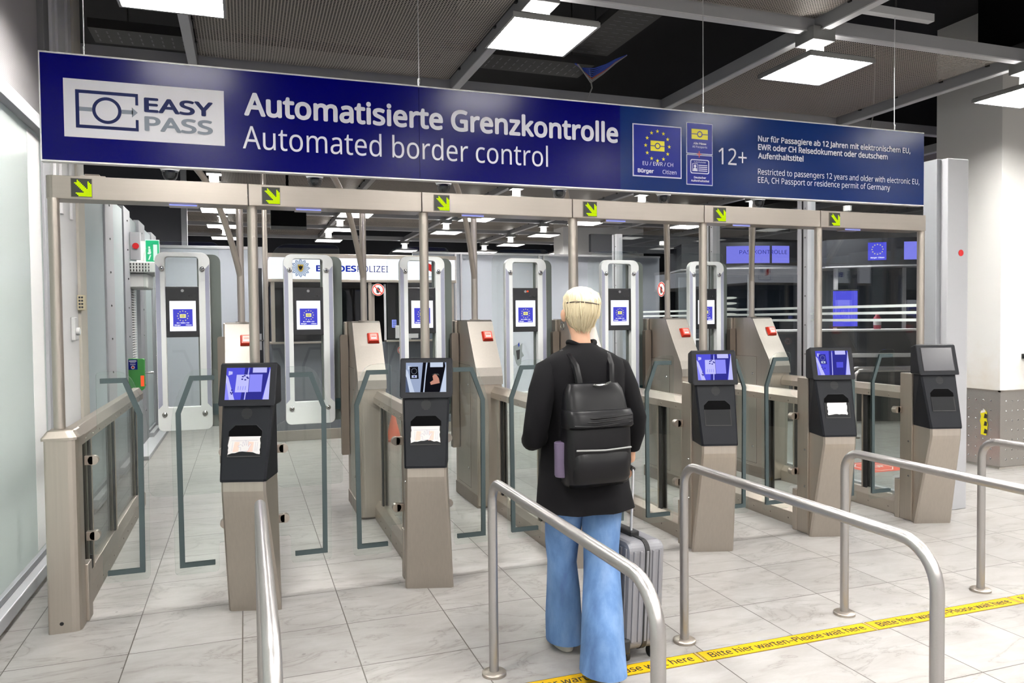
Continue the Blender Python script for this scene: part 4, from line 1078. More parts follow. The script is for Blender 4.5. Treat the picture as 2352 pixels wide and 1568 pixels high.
# ================================================================== THE WALKING WOMAN
PX, PY = 2.425, -1.31
def skin_mesh(name, verts, edges, mname, root=0, parent=None, sub=2, label=None):
    me = bpy.data.meshes.new(name); me.from_pydata([v[0] for v in verts], edges, [])
    o = bpy.data.objects.new(name, me); C.objects.link(o)
    md = o.modifiers.new('s', 'SKIN'); md.use_smooth_shade = True; md.branch_smoothing = .6
    for k, v in enumerate(verts):
        r = v[1]; o.data.skin_vertices[0].data[k].radius = r if isinstance(r, tuple) else (r, r)
        o.data.skin_vertices[0].data[k].use_root = (k == root)
    if sub: s_ = o.modifiers.new('d', 'SUBSURF'); s_.levels = sub; s_.render_levels = sub
    bpy.context.view_layer.update(); dg = bpy.context.evaluated_depsgraph_get()
    m2 = bpy.data.meshes.new_from_object(o.evaluated_get(dg)); m2.name = name
    bpy.data.objects.remove(o)
    if mname: m2.materials.clear(); m2.materials.append(MATS[mname])
    for p in m2.polygons: p.use_smooth = True
    o2 = bpy.data.objects.new(name, m2); C.objects.link(o2)
    if parent: o2.parent = parent
    if label: o2['label'] = label
    return o2
pw = thing('person', 'person walking away with pale blond hair, black coat, blue jeans, pulling a suitcase', 'person', (PX, PY, 0), .02)
# body: one continuous skinned surface (pelvis root), head with a face, arms, legs
V, E = [], []
def v(p, r): V.append((p, r)); return len(V)-1
def chain(*ids):
    for a, b in zip(ids, ids[1:]): E.append((a, b))
pel = v((0, 0, .93), (.12, .09)); sp1 = v((0, .01, 1.08), (.105, .08)); sp2 = v((0, .0, 1.25), (.125, .09)); sp3 = v((0, .0, 1.38), (.10, .07)); nk = v((0, .012, 1.475), (.048, .05)); nk2 = v((0, .025, 1.54), (.047, .05))
hd1 = v((0, .045, 1.585), (.060, .075)); hd2 = v((0, .045, 1.645), (.072, .088)); hd3 = v((0, .035, 1.70), (.055, .068))
chain(pel, sp1, sp2, sp3, nk, nk2, hd1, hd2, hd3)
# left arm bent, hand in front of the body; right arm down to the suitcase handle
ls = v((-.165, .0, 1.385), .052); le = v((-.245, -.055, 1.10), .040); lw = v((-.195, .155, 1.02), .028); lp = v((-.17, .225, 1.03), (.022, .036))
chain(sp3, ls, le, lw, lp)
rs_ = v((.165, .0, 1.385), .052); re_ = v((.235, -.045, 1.12), .040); rw = v((.262, .03, .965), .027); rp_ = v((.268, .055, .90), (.022, .036))
chain(sp3, rs_, re_, rw, rp_)
# legs: left one forward, right one trailing with the heel lifting
lh = v((-.085, .0, .88), .085); lk = v((-.060, .115, .50), .052); la = v((-.03, .17, .10), .036); lt = v((-.03, .30, .035), (.042, .03))
chain(pel, lh, lk, la, lt)
rh = v((.085, -.01, .88), .085); rk = v((.050, -.065, .50), .052); ra = v((-.018, -.245, .15), .036); rt_ = v((-.018, -.16, .040), (.042, .03))
chain(pel, rh, rk, ra, rt_)
body = skin_mesh('body', V, E, 'skin', 0, pw, 2)
# hands: palm joins the wrist, five separate fingers
def hand(palm, fw, side, curl, name, nrm):
    """palm centre, forward (finger) direction, sideways direction towards the thumb, curl angle, palm normal"""
    fw = Vector(fw).normalized(); sd = Vector(side).normalized(); nrm = Vector(nrm).normalized(); palm = Vector(palm); first = True
    for k, (off, ln_) in enumerate(((.027, .068), (.009, .078), (-.009, .073), (-.027, .058))):
        p = palm+fw*.035+sd*off; vv = [(tuple(palm+sd*off*.6), .011), (tuple(p), .0095)]; d = fw.copy()
        for q in range(3):
            d = (Matrix.Rotation(curl, 3, sd) @ d); p = p+d*ln_*(.42, .33, .25)[q]; vv.append((tuple(p), (.0085, .0080, .007)[q]))
        skin_mesh('finger', vv, [(a, a+1) for a in range(4)], 'skin', 0, body, 1)
    p0 = palm-fw*.015+sd*.024; p1 = p0+sd*.022+fw*.018+nrm*.01; p2 = p1+fw*.026+sd*.006+nrm*.012; p3 = p2+fw*.02+nrm*.010
    skin_mesh('thumb', [(tuple(p0), .012), (tuple(p1), .0105), (tuple(p2), .009), (tuple(p3), .0075)], [(0, 1), (1, 2), (2, 3)], 'skin', 0, body, 1)
hand((-.165, .24, 1.035), (.25, .9, .1), (.3, 0, .95), -.45, 'hand', (1, 0, 0))
hand((.269, .062, .885), (0.02, .25, -.95), (-.1, 1, .2), .75, 'hand', (-1, 0, 0))
# face
fc = MB(); fc.tube([(0, .128, 1.628), (0, .142, 1.600), (0, .139, 1.592)], [.006, .011, .009], 'skin', 10); fc.build('nose', body)
for sx in (-1, 1):
    e = MB().lathe([(0, .0), (.008, .001), (.0105, .004), (.008, .008), (0, .009)], (sx*.029, .113, 1.632), 'white_plastic', 12, 'y'); e.lathe([(0, .0), (.0045, .0), (.0045, .002), (0, .003)], (sx*.029, .1215, 1.632), 'leather', 10, 'y'); e.build('eye', body)
    MB().tube([(sx*.014, .122, 1.650), (sx*.03, .122, 1.655), (sx*.046, .110, 1.648)], .004, 'hair', 8).build('eyebrow', body)
    er = MB(); er.loft([((sx*.078, .035, 1.585), .005, .010), ((sx*.083, .030, 1.598), .008, .016), ((sx*.086, .026, 1.618), .009, .020), ((sx*.084, .028, 1.634), .007, .016), ((sx*.080, .03, 1.642), .004, .008)], 'skin', seg=12); er.build('ear', body)
MB().tube([(-.024, .116, 1.572), (-.010, .125, 1.575), (0, .126, 1.573), (.010, .125, 1.575), (.024, .116, 1.572)], [.003, .006, .0065, .006, .003], 'lip', 8).build('mouth', body)
def join_into(o, parts):
    bm = bmesh.new(); bm.from_mesh(o.data); mats = list(o.data.materials)
    for q in parts:
        n0 = len(bm.faces); bm.from_mesh(q.data); bm.faces.ensure_lookup_table()
        idx = []
        for m_ in q.data.materials:
            if m_ not in mats: mats.append(m_)
            idx.append(mats.index(m_))
        for f in bm.faces[n0:]: f.material_index = idx[f.material_index]
        bpy.data.objects.remove(q)
    bm.to_mesh(o.data); bm.free(); o.data.materials.clear()
    for m_ in mats: o.data.materials.append(m_)
join_into(body, kids(body))
MB().tube([(-.088+.0, .03+.018*math.cos(a), 1.565+.018*math.sin(a)) for a in [2*PI*k/16 for k in range(17)]], .0018, 'chrome', 6, False).build('earring', pw, 'thin silver hoop earring')
# hair: short, swept up at the neck, dark band
h = MB()
h.loft([((0, .004, 1.54), .030, .028), ((0, .006, 1.562), .052, .052), ((0, .012, 1.59), .069, .078), ((0, .014, 1.625), .079, .097), ((0, .014, 1.665), .082, .104), ((0, .016, 1.70), .076, .097), ((0, .018, 1.728), .056, .074), ((0, .018, 1.743), .028, .038), ((0, .018, 1.747), .004, .006)], 'hair', seg=40)
rr = random.Random(5)
for q in h.bm.verts:
    if q.co.y > .055 and q.co.z < 1.69: q.co.y = .055+(q.co.y-.055)*.15
    a = math.atan2(q.co.y, q.co.x); q.co.x += .0025*math.sin(a*9+q.co.z*60); q.co.y += .0025*math.cos(a*11+q.co.z*45)
h = h.build('hair', pw)
MB().tube([(.0825*math.cos(a), .013+.1035*math.sin(a)*(1 if math.sin(a) < 0 else .45), 1.668+.006*math.sin(a*2)) for a in [PI*1.04+PI*.92*k/24 for k in range(25)]], .0028, 'hairband', 8).build('hair_band', pw, 'thin dark band round the back of the hair')
b = MB()
for k in range(60):
    a = PI*1.0+PI*rr.random(); x, y = math.cos(a), math.sin(a); e = lambda s_: rr.uniform(-s_, s_); z0 = 1.625+e(.03); r0 = rr.uniform(.002, .0038)
    b.tube([(.079*x+e(.004), .014+.098*y, z0), (.082*x+e(.006), .014+.104*y, 1.672+e(.01)), (.072*x+e(.008), .016+.090*y, 1.706+e(.006)), (.034*x+e(.012), .018+.045*y, 1.738)], [r0*.6, r0, r0*1.2, r0*.6], 'hair', 6)
for k in range(46):
    a = PI*1.02+PI*.96*rr.random(); x, y = math.cos(a), math.sin(a); r0 = rr.uniform(.002, .0036)
    b.tube([(.080*x+e(.004), .014+.100*y, 1.650+e(.01)), (.076*x+e(.005), .013+.090*y, 1.61+e(.01)), (.054*x+e(.008), .010+.060*y, 1.570+e(.01)), (.030*x+e(.008), .006+.036*y-.004, 1.540+e(.012))], [r0*.7, r0*1.2, r0, r0*.4], 'hair', 6)
b.build('hair_strand', h)
# coat: torso and sleeves
ct = MB()
ct.loft([((0, .012, 1.487), .062, .060), ((0, .006, 1.47), .078, .074), ((0, 0, 1.455), .105, .082, 2.2), ((0, 0, 1.435), .150, .095, 2.3), ((0, 0, 1.405), .192, .108, 2.5), ((0, 0, 1.36), .206, .118, 2.6), ((0, -.002, 1.27), .198, .130, 2.5), ((0, 0, 1.15), .186, .132, 2.4), ((0, .002, 1.03), .186, .136, 2.4), ((0, .0, .92), .204, .156, 2.4), ((0, -.004, .82), .220, .176, 2.3), ((0, -.01, .735), .234, .192, 2.3), ((0, -.01, .742), .22, .178, 2.3)], 'coat', cap=False, seg=40)
for q in ct.bm.verts:
    if q.co.z < 1.3:
        a = math.atan2(q.co.y, q.co.x); k = (1.3-q.co.z)*.018; q.co.x += k*math.sin(a*6+q.co.z*9)*math.cos(a); q.co.y += k*math.sin(a*7+q.co.z*6)*math.sin(a)
ct.tube([(-.125, 0, 1.395), (-.178, -.005, 1.362), (-.218, -.03, 1.27), (-.262, -.062, 1.11), (-.255, -.04, 1.075), (-.235, .05, 1.045), (-.200, .150, 1.03)], [.045, .062, .062, .056, .058, .05, .042], 'coat', 18)
ct.tube([(.125, 0, 1.395), (.178, -.005, 1.362), (.212, -.02, 1.27), (.245, -.048, 1.13), (.254, -.02, 1.06), (.262, .02, .985)], [.045, .062, .062, .055, .052, .043], 'coat', 18)
ct.build('coat', pw, 'black coat', recalc=True)
MB().tube([(.0625*math.cos(a), .012+.06*math.sin(a), 1.480+.012*math.cos(a*2)) for a in [2*PI*k/24 for k in range(25)]], .011, 'coat', 10, False).build('coat_collar', pw)
cl = MB(); cl.prism([[(.035, 1.475), (.075, 1.580), (.088, 1.56), (.098, 1.50), (.120, 1.448), (.085, 1.45)]], 'white_cloth', ('x', 'z'), .045, .055); cl.build('shirt_collar', pw, 'white pointed shirt collar')
# jeans
j = MB()
j.loft([((0, 0, .96), .150, .115), ((0, 0, .88), .170, .128), ((0, -.005, .80), .176, .13)], 'denim', seg=32)
def leg(pts, m, seg=26): j.loft([(p, rx, ry) for p, rx, ry in pts], m, seg=seg)
leg([((-.080, .0, .88), .095, .11), ((-.076, .045, .72), .090, .10), ((-.064, .105, .54), .076, .084), ((-.056, .130, .44), .072, .082), ((-.042, .152, .30), .076, .090), ((-.033, .165, .16), .082, .102), ((-.028, .17, .045), .084, .112), ((-.028, .17, .05), .074, .10)], 'denim')
leg([((.080, -.005, .88), .095, .11), ((.074, -.03, .72), .092, .102), ((.054, -.066, .54), .082, .090), ((.038, -.10, .44), .080, .090), ((.012, -.155, .30), .086, .098), ((-.010, -.20, .17), .092, .108), ((-.020, -.225, .055), .096, .120), ((-.020, -.225, .065), .084, .106)], 'denim')
for q in j.bm.verts:
    a = q.co.z*38; q.co.x += .004*math.sin(a+q.co.y*20); q.co.y += .004*math.cos(a*.7+q.co.x*25)
j.build('jeans', pw, 'wide blue jeans')
def shoe(c, rz, pitch, name):
    s = MB(); s.loft([((0, 0, 0), .040, .125, 2.6), ((0, 0, .022), .044, .130, 2.6), ((0, -.005, .028), .042, .127, 2.6), ((0, -.012, .055), .037, .112, 2.4), ((0, -.035, .080), .033, .072), ((0, -.05, .10), .032, .048)], 'shoe', seg=24)
    o = s.build('shoe', pw, 'off-white trainer'); o.location = c; o.rotation_euler = (pitch, 0, rz)
shoe((-.028, .235, .002), 0, 0, 'l'); shoe((-.020, -.155, .012), -.05, -.22, 'r')

# backpack on her back
t = thing('backpack', 'black leather backpack with a roll top flap on the woman\'s back', 'backpack', (PX-.036, PY-.128, .86), .02)
b = MB(); b.loft([((.0, -.062, .012), .135, .050, 4), ((.0, -.072, .03), .150, .066, 4), ((0, -.080, .12), .154, .074, 4), ((0, -.078, .25), .152, .072, 4), ((0, -.070, .33), .148, .062, 4), ((0, -.062, .39), .142, .050, 4), ((0, -.056, .43), .134, .040, 4), ((0, -.05, .455), .118, .028, 4)], 'leather', seg=40); bagb = b.build('bag_body', t)
b = MB(); b.loft([((0, -.085, .268), .154, .072, 4), ((0, -.092, .278), .158, .080, 4), ((0, -.09, .325), .157, .078, 4), ((0, -.082, .345), .152, .068, 4)], 'leather', seg=40)
for k in range(3): b.tube([(-.14+.02*k, -.160+.004*k, .285+.016*k), (-.05, -.172, .281+.018*k), (.04, -.170, .287+.016*k), (.135, -.157, .294+.015*k)], .0045, 'leather', 8)
b.build('flap', t)
b = MB(); b.loft([((0, -.098, .035), .130, .052, 4), ((0, -.108, .06), .136, .060, 4), ((0, -.106, .15), .134, .058, 4), ((0, -.098, .175), .128, .046, 4)], 'leather', seg=36); b.build('front_pocket', t)
MB().tube([(-.13, -.158, .182), (0, -.168, .178), (.13, -.158, .182)], .004, 'lamp_grey', 8).build('zip', t)
b = MB()
for sx in (-1, 1): b.tube([(sx*.075+.036, -.02, .38), (sx*.08+.036, .0, .47), (sx*.087+.036, .014, .525), (sx*.095+.036, .06, .568), (sx*.10+.036, .13, .582), (sx*.103+.036, .205, .555), (sx*.105+.036, .245, .47)], .017, 'leather', 8)
b.build('strap', t)
MB().tube([(-.015, -.085, .452), (.01, -.095, .449), (.04, -.098, .452), (.065, -.094, .462)], .004, 'chrome', 8).build('carry_handle', t, 'shiny curved top handle')
t = thing('water_bottle', 'lilac grey bottle tucked in the left side of the backpack', 'bottle', (PX-.183, PY-.180, .915), 0)
MB().lathe([(0, 0), (.030, .0), (.034, .008), (.034, .120), (0, .120)], (0, 0, 0), 'lilac_bottle', 24).build('body', t)
MB().lathe([(0, .120), (.0345, .120), (.0345, .148), (.030, .152), (0, .152)], (0, 0, 0), 'lilac_bottle', 24).build('cap', t)

# suitcase she pulls
t = thing('suitcase', 'grey ribbed cabin suitcase with black edges beside the woman', 'suitcase', (2.655, -1.235, 0), .10); t.rotation_euler = (0, .05, .10)
b = MB(); b.prism([rrect(-.185, .185, .055, .56, .05, 6)], 'suit_grey', ('y', 'z'), -.10, .10, bev=.02)
for k in range(9):
    y = -.155+k*.0387
    for sx in (-1, 1): b.bx(sx*.10-.006, sx*.10+.006, y-.008, y+.008, .09, .53, 'suit_grey', .003)
for k in range(5):
    x = -.07+k*.035; b.bx(x-.007, x+.007, -.191, -.179, .10, .52, 'suit_grey', .003)
b.build('shell', t)
b = MB(); b.prism([rrect(-.19, .19, .05, .565, .055, 6), rrect(-.182, .182, .058, .557, .05, 6)[::-1]], 'suit_black', ('y', 'z'), -.012, .012); b.build('zip_band', t)
b = MB()
for sx in (-1, 1):
    for sy_ in (-1, 1):
        b.bx(sx*.10-.022, sx*.10+.022, sy_*.165-.028, sy_*.165+.028, .05, .12, 'suit_black', .01)
b.build('corner_guard', t)
for sx in (-1, 1):
    for sy_ in (-1, 1): MB().lathe([(0, -.010), (.026, -.010), (.028, -.006), (.028, .006), (.026, .010), (0, .010)], (sx*.07, sy_*.14, .028), 'black', 16, 'x').box((sx*.07, sy_*.14, .052), (.03, .03, .02), 'suit_black', .003).build('wheel', t)
b = MB().tube([(-.01, -.06, .55), (.0, -.045, .86), (.0, -.04, .872)], .006, 'alu', 8).tube([(-.01, .06, .55), (.0, .085, .86), (.0, .085, .872)], .006, 'alu', 8); b.build('telescopic_tube', t)
MB().tube([(.0, -.045, .874), (-.0, -.01, .882), (-.0, .05, .882), (.0, .09, .874)], .012, 'suit_black', 10).build('pull_handle', t)
MB().bx(-.025, .025, -.08, .08, .558, .585, 'suit_black', .006).build('top_handle', t)

# ================================================================== THINGS ON THE LEFT WALL
t = thing('wall_box', 'small cream slotted box on the white wall behind the left pole', 'wall box', (XL, 2.44, 1.765))
b = MB().bx(0, .05, -.075, .0, -.06, .06, 'cream', .003)
for k in range(4):
    for q in range(2): b.bx(.010+q*.018, .024+q*.018, -.0765, -.075, -.045+k*.026, -.030+k*.026, 'dark_grey')
b.build('cover', t)
t = thing('wall_phone', 'small white intercom with round button on the white wall below the cream box', 'intercom', (XL, 2.15, 1.557))
MB().bx(0, .03, -.05, .04, -.09, .09, 'white_plastic', .006).build('case', t)
MB().lathe([(0, .03), (.03, .03), (.032, .04), (.028, .055), (0, .058)], (0, .0, -.02), 'white_plastic', 20, 'x').build('button', t)
t = thing('exit_sign', 'green lit emergency exit sign high on the left wall', 'sign', (XL+.01, 5.95, 2.47))
MB().bx(0, .10, -.03, .03, -.14, .14, 'white_plastic', .004).build('case', t)
MB().bx(.10, .26, .0, .03, -.16, .16, 'exit_white', .002).build('panel', t)
b = MB(); b.face([(.105, -.001, -.15), (.255, -.001, -.15), (.255, -.001, .15), (.105, -.001, .15)], 'exit_green')
for q in ([(.19, -.10), (.235, -.10), (.235, .10), (.19, .10)], [(.125, -.02), (.165, -.005), (.165, .012), (.125, .0)], [(.135, .05), (.155, .05), (.155, .075), (.135, .075)], [(.13, -.09), (.145, -.09), (.165, -.03), (.15, -.03)], [(.135, -.02), (.16, -.02), (.16, .045), (.135, .045)]): b.face([(x, -.002, z) for x, z in q], 'exit_white')
b.build('running_figure', t, recalc=False)
t = thing('red_alarm_sticker', 'round red sticker beside the exit sign on the left wall', 'sticker', (XL+.02, 5.30, 2.49))
MB().lathe([(0, -.004), (.036, -.004), (.036, 0), (0, 0)], (.06, 0, 0), 'red_sticker', 20, 'y').build('disc', t)
MB().bx(.0, .11, .002, .04, -.16, .16, 'alu', .003).build('backplate', t)
t = thing('door_operator', 'white slotted ventilation housing over the emergency door on the left wall', 'housing', (XL, 5.62, 2.22))
b = MB().bx(-.01, .30, -.32, .50, -.04, .09, 'white_plastic', .01)
for k in range(7):
    for q in range(3): b.bx(.015+k*.032, .027+k*.032, -.3215, -.32, -.025+q*.036, .0+q*.036, 'dark_grey')
b.build('housing', t)
MB().bx(-.01, .20, -.30, .25, -.22, -.05, 'white_plastic', .02).build('roller_cover', t)
t = thing('door_alarm', 'green emergency door alarm with blue label on the left wall', 'door alarm', (-.21, 5.05, 1.03))
MB().prism([roundpoly([(-.09, -.16), (-.08, -.20), (.06, -.20), (.085, -.17), (.085, .16), (-.09, .165)], .02)], 'green', ('x', 'z'), -.05, .03, bev=.006).build('case', t)
b = MB(); b.face([(-.078, -.0515, .04), (.015, -.0515, .04), (.015, -.0515, .155), (-.078, -.0515, .155)], 'icon_blue'); b.face([(-.07, -.053, .13), (.005, -.053, .13), (.005, -.053, .145), (-.07, -.053, .145)], 'sign_white')
for z in (.095, .115): b.face([(-.06, -.053, z), (-.005, -.053, z), (-.005, -.053, z+.006), (-.06, -.053, z+.006)], 'sign_white')
b.face([(x, -.053, z) for x, z in circ(-.032, .066, .02, 16)], 'sign_white'); b.face([(x, -.0535, z) for x, z in circ(-.032, .066, .013, 16)], 'icon_red'); b.build('label_plate', t, 'blue label', recalc=False)
MB().bx(.045, .08, -.056, -.05, -.15, -.03, 'red_glow', .002).build('indicator', t, 'lit red indicator')
MB().lathe([(0, 0), (.014, 0), (.014, .08), (.01, .09), (0, .09)], (.085, -.01, .0), 'chrome', 12, 'x').build('key_cylinder', t)
t = thing('beam_bracket', 'small steel bracket on the top of the gantry beam at the left end', 'bracket', (.21, .08, ZB1+.001))
MB().bx(-.06, .06, -.03, .03, 0, .012, 'steel', .002).bx(-.04, .03, -.02, .02, .012, .022, 'steel_dark', .002).build('plate', t)

# ================================================================== POLICE BOOTH BEHIND THE GATES
bt = thing('police_booth', 'glazed police booth with lit white fascia behind the second and third gates', 'booth', (1.29, 6.05, 0))
BW = 2.50
MB().bx(0, BW, 0, 3.0, .14, 1.30, 'booth_grey').build('lower_wall', bt)
MB().bx(-.02, BW+.02, -.03, 3.0, 0, .14, 'steel_h', .004).build('kick_plate', bt)
MB().bx(-.03, 1.0, -.12, .25, 1.30, 1.325, 'steel_h', .004).bx(1.5, 2.35, -.12, .25, 1.30, 1.325, 'steel_h', .004).build('counter_shelf', bt)
fr = MB()
for x in (0, 1.28, 1.72, BW-.05): fr.bx(x, x+.05, .0, .05, 1.3, 2.15, 'steel', .004)
fr.bx(0, .05, 2.9, 3.0, 1.3, 2.15, 'steel').bx(BW-.05, BW, 2.9, 3.0, 1.3, 2.15, 'steel'); fr.build('window_frame', bt)
MB().bx(.05, 1.28, .01, .025, 1.3, 2.13, 'glass_booth').build('window_pane', bt); MB().bx(1.77, BW-.05, .01, .025, 1.3, 2.13, 'glass_booth').build('window_pane', bt)
MB().bx(.05, BW-.05, 1.9, 1.95, 1.3, 2.13, 'booth_inside').bx(.02, .04, .1, 1.9, 1.3, 2.13, 'booth_inside').build('back_wall', bt)
MB().bx(1.33, 1.72, .06, .12, .16, 2.12, 'matte_black').bx(1.50, 1.53, .03, .05, .16, 2.1, 'alu').bx(1.335, 1.37, .03, .06, .16, 2.1, 'steel').build('doorway', bt)
MB().bx(-.03, BW+.03, -.03, 3.03, 2.12, 2.16, 'steel', .004).bx(-.03, BW+.03, -.03, 3.03, 2.445, 2.50, 'steel', .004).build('fascia_rail', bt)
fa = MB().bx(-.01, BW+.01, -.02, 3.02, 2.155, 2.45, 'lightbox').build('light_fascia', bt, 'lit white fascia')
YF = -.0215; O = (0, YF, 0); U = (1, 0, 0); Vz = (0, 0, 1)
b = MB(); text(b, 'BUNDES', 'text_blue', O, U, Vz, .585, 1.12, 2.262, .085, .03); text(b, 'POLIZEI', 'text_blue_dark', O, U, Vz, 1.135, 1.555, 2.262, .085, .0); b.build('lettering', fa, 'blue lettering', recalc=False)
b = MB(); cx, cz = .385, 2.305
b.prism([star(cx, cz, .125, 12, .78)], 'badge_line', ('x', 'z'), YF, YF+.001); b.prism([star(cx, cz, .119, 12, .78)], 'badge_silver', ('x', 'z'), YF-.001, YF)
for k in range(24): a = 2*PI*k/24; decal(b, [(cx+.05*math.cos(a), cz+.05*math.sin(a)), (cx+.10*math.cos(a-.03), cz+.10*math.sin(a-.03)), (cx+.10*math.cos(a+.03), cz+.10*math.sin(a+.03))], 'lightbox', YF-.0015)
shd = [(cx-.037, cz+.048), (cx+.037, cz+.048), (cx+.037, cz-.010), (cx+.024, cz-.036), (cx, cz-.052), (cx-.024, cz-.036), (cx-.037, cz-.010)]
decal(b, shd, 'badge_gold', YF-.002)
eg = [(0, .038), (.010, .030), (.004, .022), (.028, .034), (.026, .005), (.016, -.006), (.022, -.024), (.008, -.016), (0, -.036), (-.008, -.016), (-.022, -.024), (-.016, -.006), (-.026, .005), (-.028, .034), (-.004, .022), (-.010, .030)]
b.prism([[(cx+x, cz+z) for x, z in eg]], 'badge_black', ('x', 'z'), YF-.0030, YF-.0025); b.build('star_badge', fa, 'silver star badge with a gold shield and black eagle')
b = MB(); b.prism([rrect(2.08, 2.32, 2.20, 2.425, .02), rrect(2.086, 2.314, 2.206, 2.419, .016)[::-1]], 'badge_line', ('x', 'z'), YF, YF+.001)
decal(b, [(2.115, 2.30), (2.19, 2.265), (2.19, 2.365), (2.115, 2.40)], 'badge_red', YF-.001); decal(b, [(2.225, 2.39), (2.29, 2.39), (2.29, 2.33), (2.258, 2.29), (2.225, 2.33)], 'badge_silver', YF-.001); decal(b, [(2.22, 2.362), (2.295, 2.362), (2.295, 2.37), (2.22, 2.37)], 'badge_line', YF-.0014); b.build('pictogram', fa, 'pictogram with red document and grey shield', recalc=False)
t = thing('round_prohibition_sign', 'round red and white prohibition sign on the booth glass behind the second mast', 'sign', (2.70, 6.02, 2.02))
def proh(t, r):
    b = MB(); b.prism([circ(0, 0, r, 32)], 'white_paint', ('x', 'z'), -.004, -.002); b.prism([circ(0, 0, r*.94, 32), circ(0, 0, r*.78, 32)[::-1]], 'red', ('x', 'z'), -.006, -.004)
    decal(b, [(-r*.62, r*.5), (-r*.5, r*.62), (r*.62, -r*.5), (r*.5, -r*.62)], 'red', -.0065); decal(b, [(-.02, -r*.55), (.015, -r*.55), (.03, r*.1), (.0, r*.45), (-.03, r*.1)], 'dark_grey', -.0062); b.build('disc', t, recalc=False)
proh(t, .085)
t = thing('round_prohibition_sign', 'small round white sign low on the booth wall by the third scanner', 'sign', (3.02, 6.045, 1.18)); proh(t, .06)
t = thing('round_prohibition_sign', 'faded round prohibition sign on the glass partition far right', 'sign', (6.285, 4.55, 1.98)); t.rotation_euler = (0, 0, -PI/2); proh(t, .10)
t = thing('desk_monitor', 'grey back of a monitor on the counter of the police booth', 'monitor', (3.08, 5.945, 1.326))
MB().bx(-.16, .16, 0, .03, .02, .20, 'alu', .006).build('shell', t); MB().bx(-.06, .06, .0, .06, 0, .03, 'alu_grey', .003).build('foot', t)
b = MB(); b.prism([circ(-.06, .11, .026, 28), circ(-.06, .11, .022, 28)[::-1]], 'dark_grey', ('x', 'z'), -.002, -.001)
text(b, 'hp', 'dark_grey', (0, -.0015, 0), (1, 0, 0), (.2, 0, 1), -.097, -.070, .102, .018, .02); b.build('logo', t, recalc=False)
t = thing('keypad', 'small lit blue keypad on the dark door post of the booth', 'keypad', (2.93, 6.10, 1.55))
MB().bx(-.03, .03, -.02, .0, -.055, .055, 'under_blue', .002).build('panel', t)
b = MB()
for i in range(3):
    for q in range(4): b.bx(-.022+i*.016, -.010+i*.016, -.022, -.02, -.045+q*.024, -.030+q*.024, 'badge_line')
b.build('key', t)
dp = thing('dark_door_leaf', 'open black door leaf with handle left of the police booth', 'door', (1.13, 7.3, 0))
MB().bx(0, .08, -.03, .9, .05, 2.38, 'navy_black', .004).build('leaf', dp); MB().bx(-.004, .06, -.04, -.03, 1.18, 1.42, 'alu', .002).tube([(-.06, -.045, 1.32), (.10, -.045, 1.32)], .012, 'chrome', 10).build('handle', dp)
t = thing('steel_post', 'slim steel post from floor to ceiling at the corner of the police booth', 'post', (1.22, 5.75, 0))
MB().tube([(0, 0, 0), (0, 0, 4.7)], .032, 'steel_pole', 20).build('shaft', t); MB().lathe([(0, 0), (.07, 0), (.07, .015), (0, .015)], (0, 0, 0), 'steel', 20).build('flange', t)
t = thing('hanging_monitor', 'black monitor hanging from the ceiling above the police booth', 'monitor', (1.58, 7.1, 2.98))
MB().bx(-.24, .26, -.05, .05, .0, .42, 'matte_black', .006).build('case', t); MB().bx(-.24, .26, -.06, .06, -.05, .0, 'dark_grey', .004).build('socket_strip', t); MB().tube([(0, 0, .42), (0, 0, 1.75)], .02, 'matte_black', 8).build('ceiling_rod', t)
# thin ceiling dropper left
t = thing('traffic_cone', 'small orange traffic cone seen through the divider glass behind the second kiosk', 'cone', (2.80, 5.55, 0))
MB().lathe([(.10, .025), (.095, .03), (.018, .36), (.0, .365)], (0, 0, 0), 'orange', 24).build('cone', t); MB().bx(-.13, .13, -.13, .13, 0, .028, 'orange', .008).build('base', t)

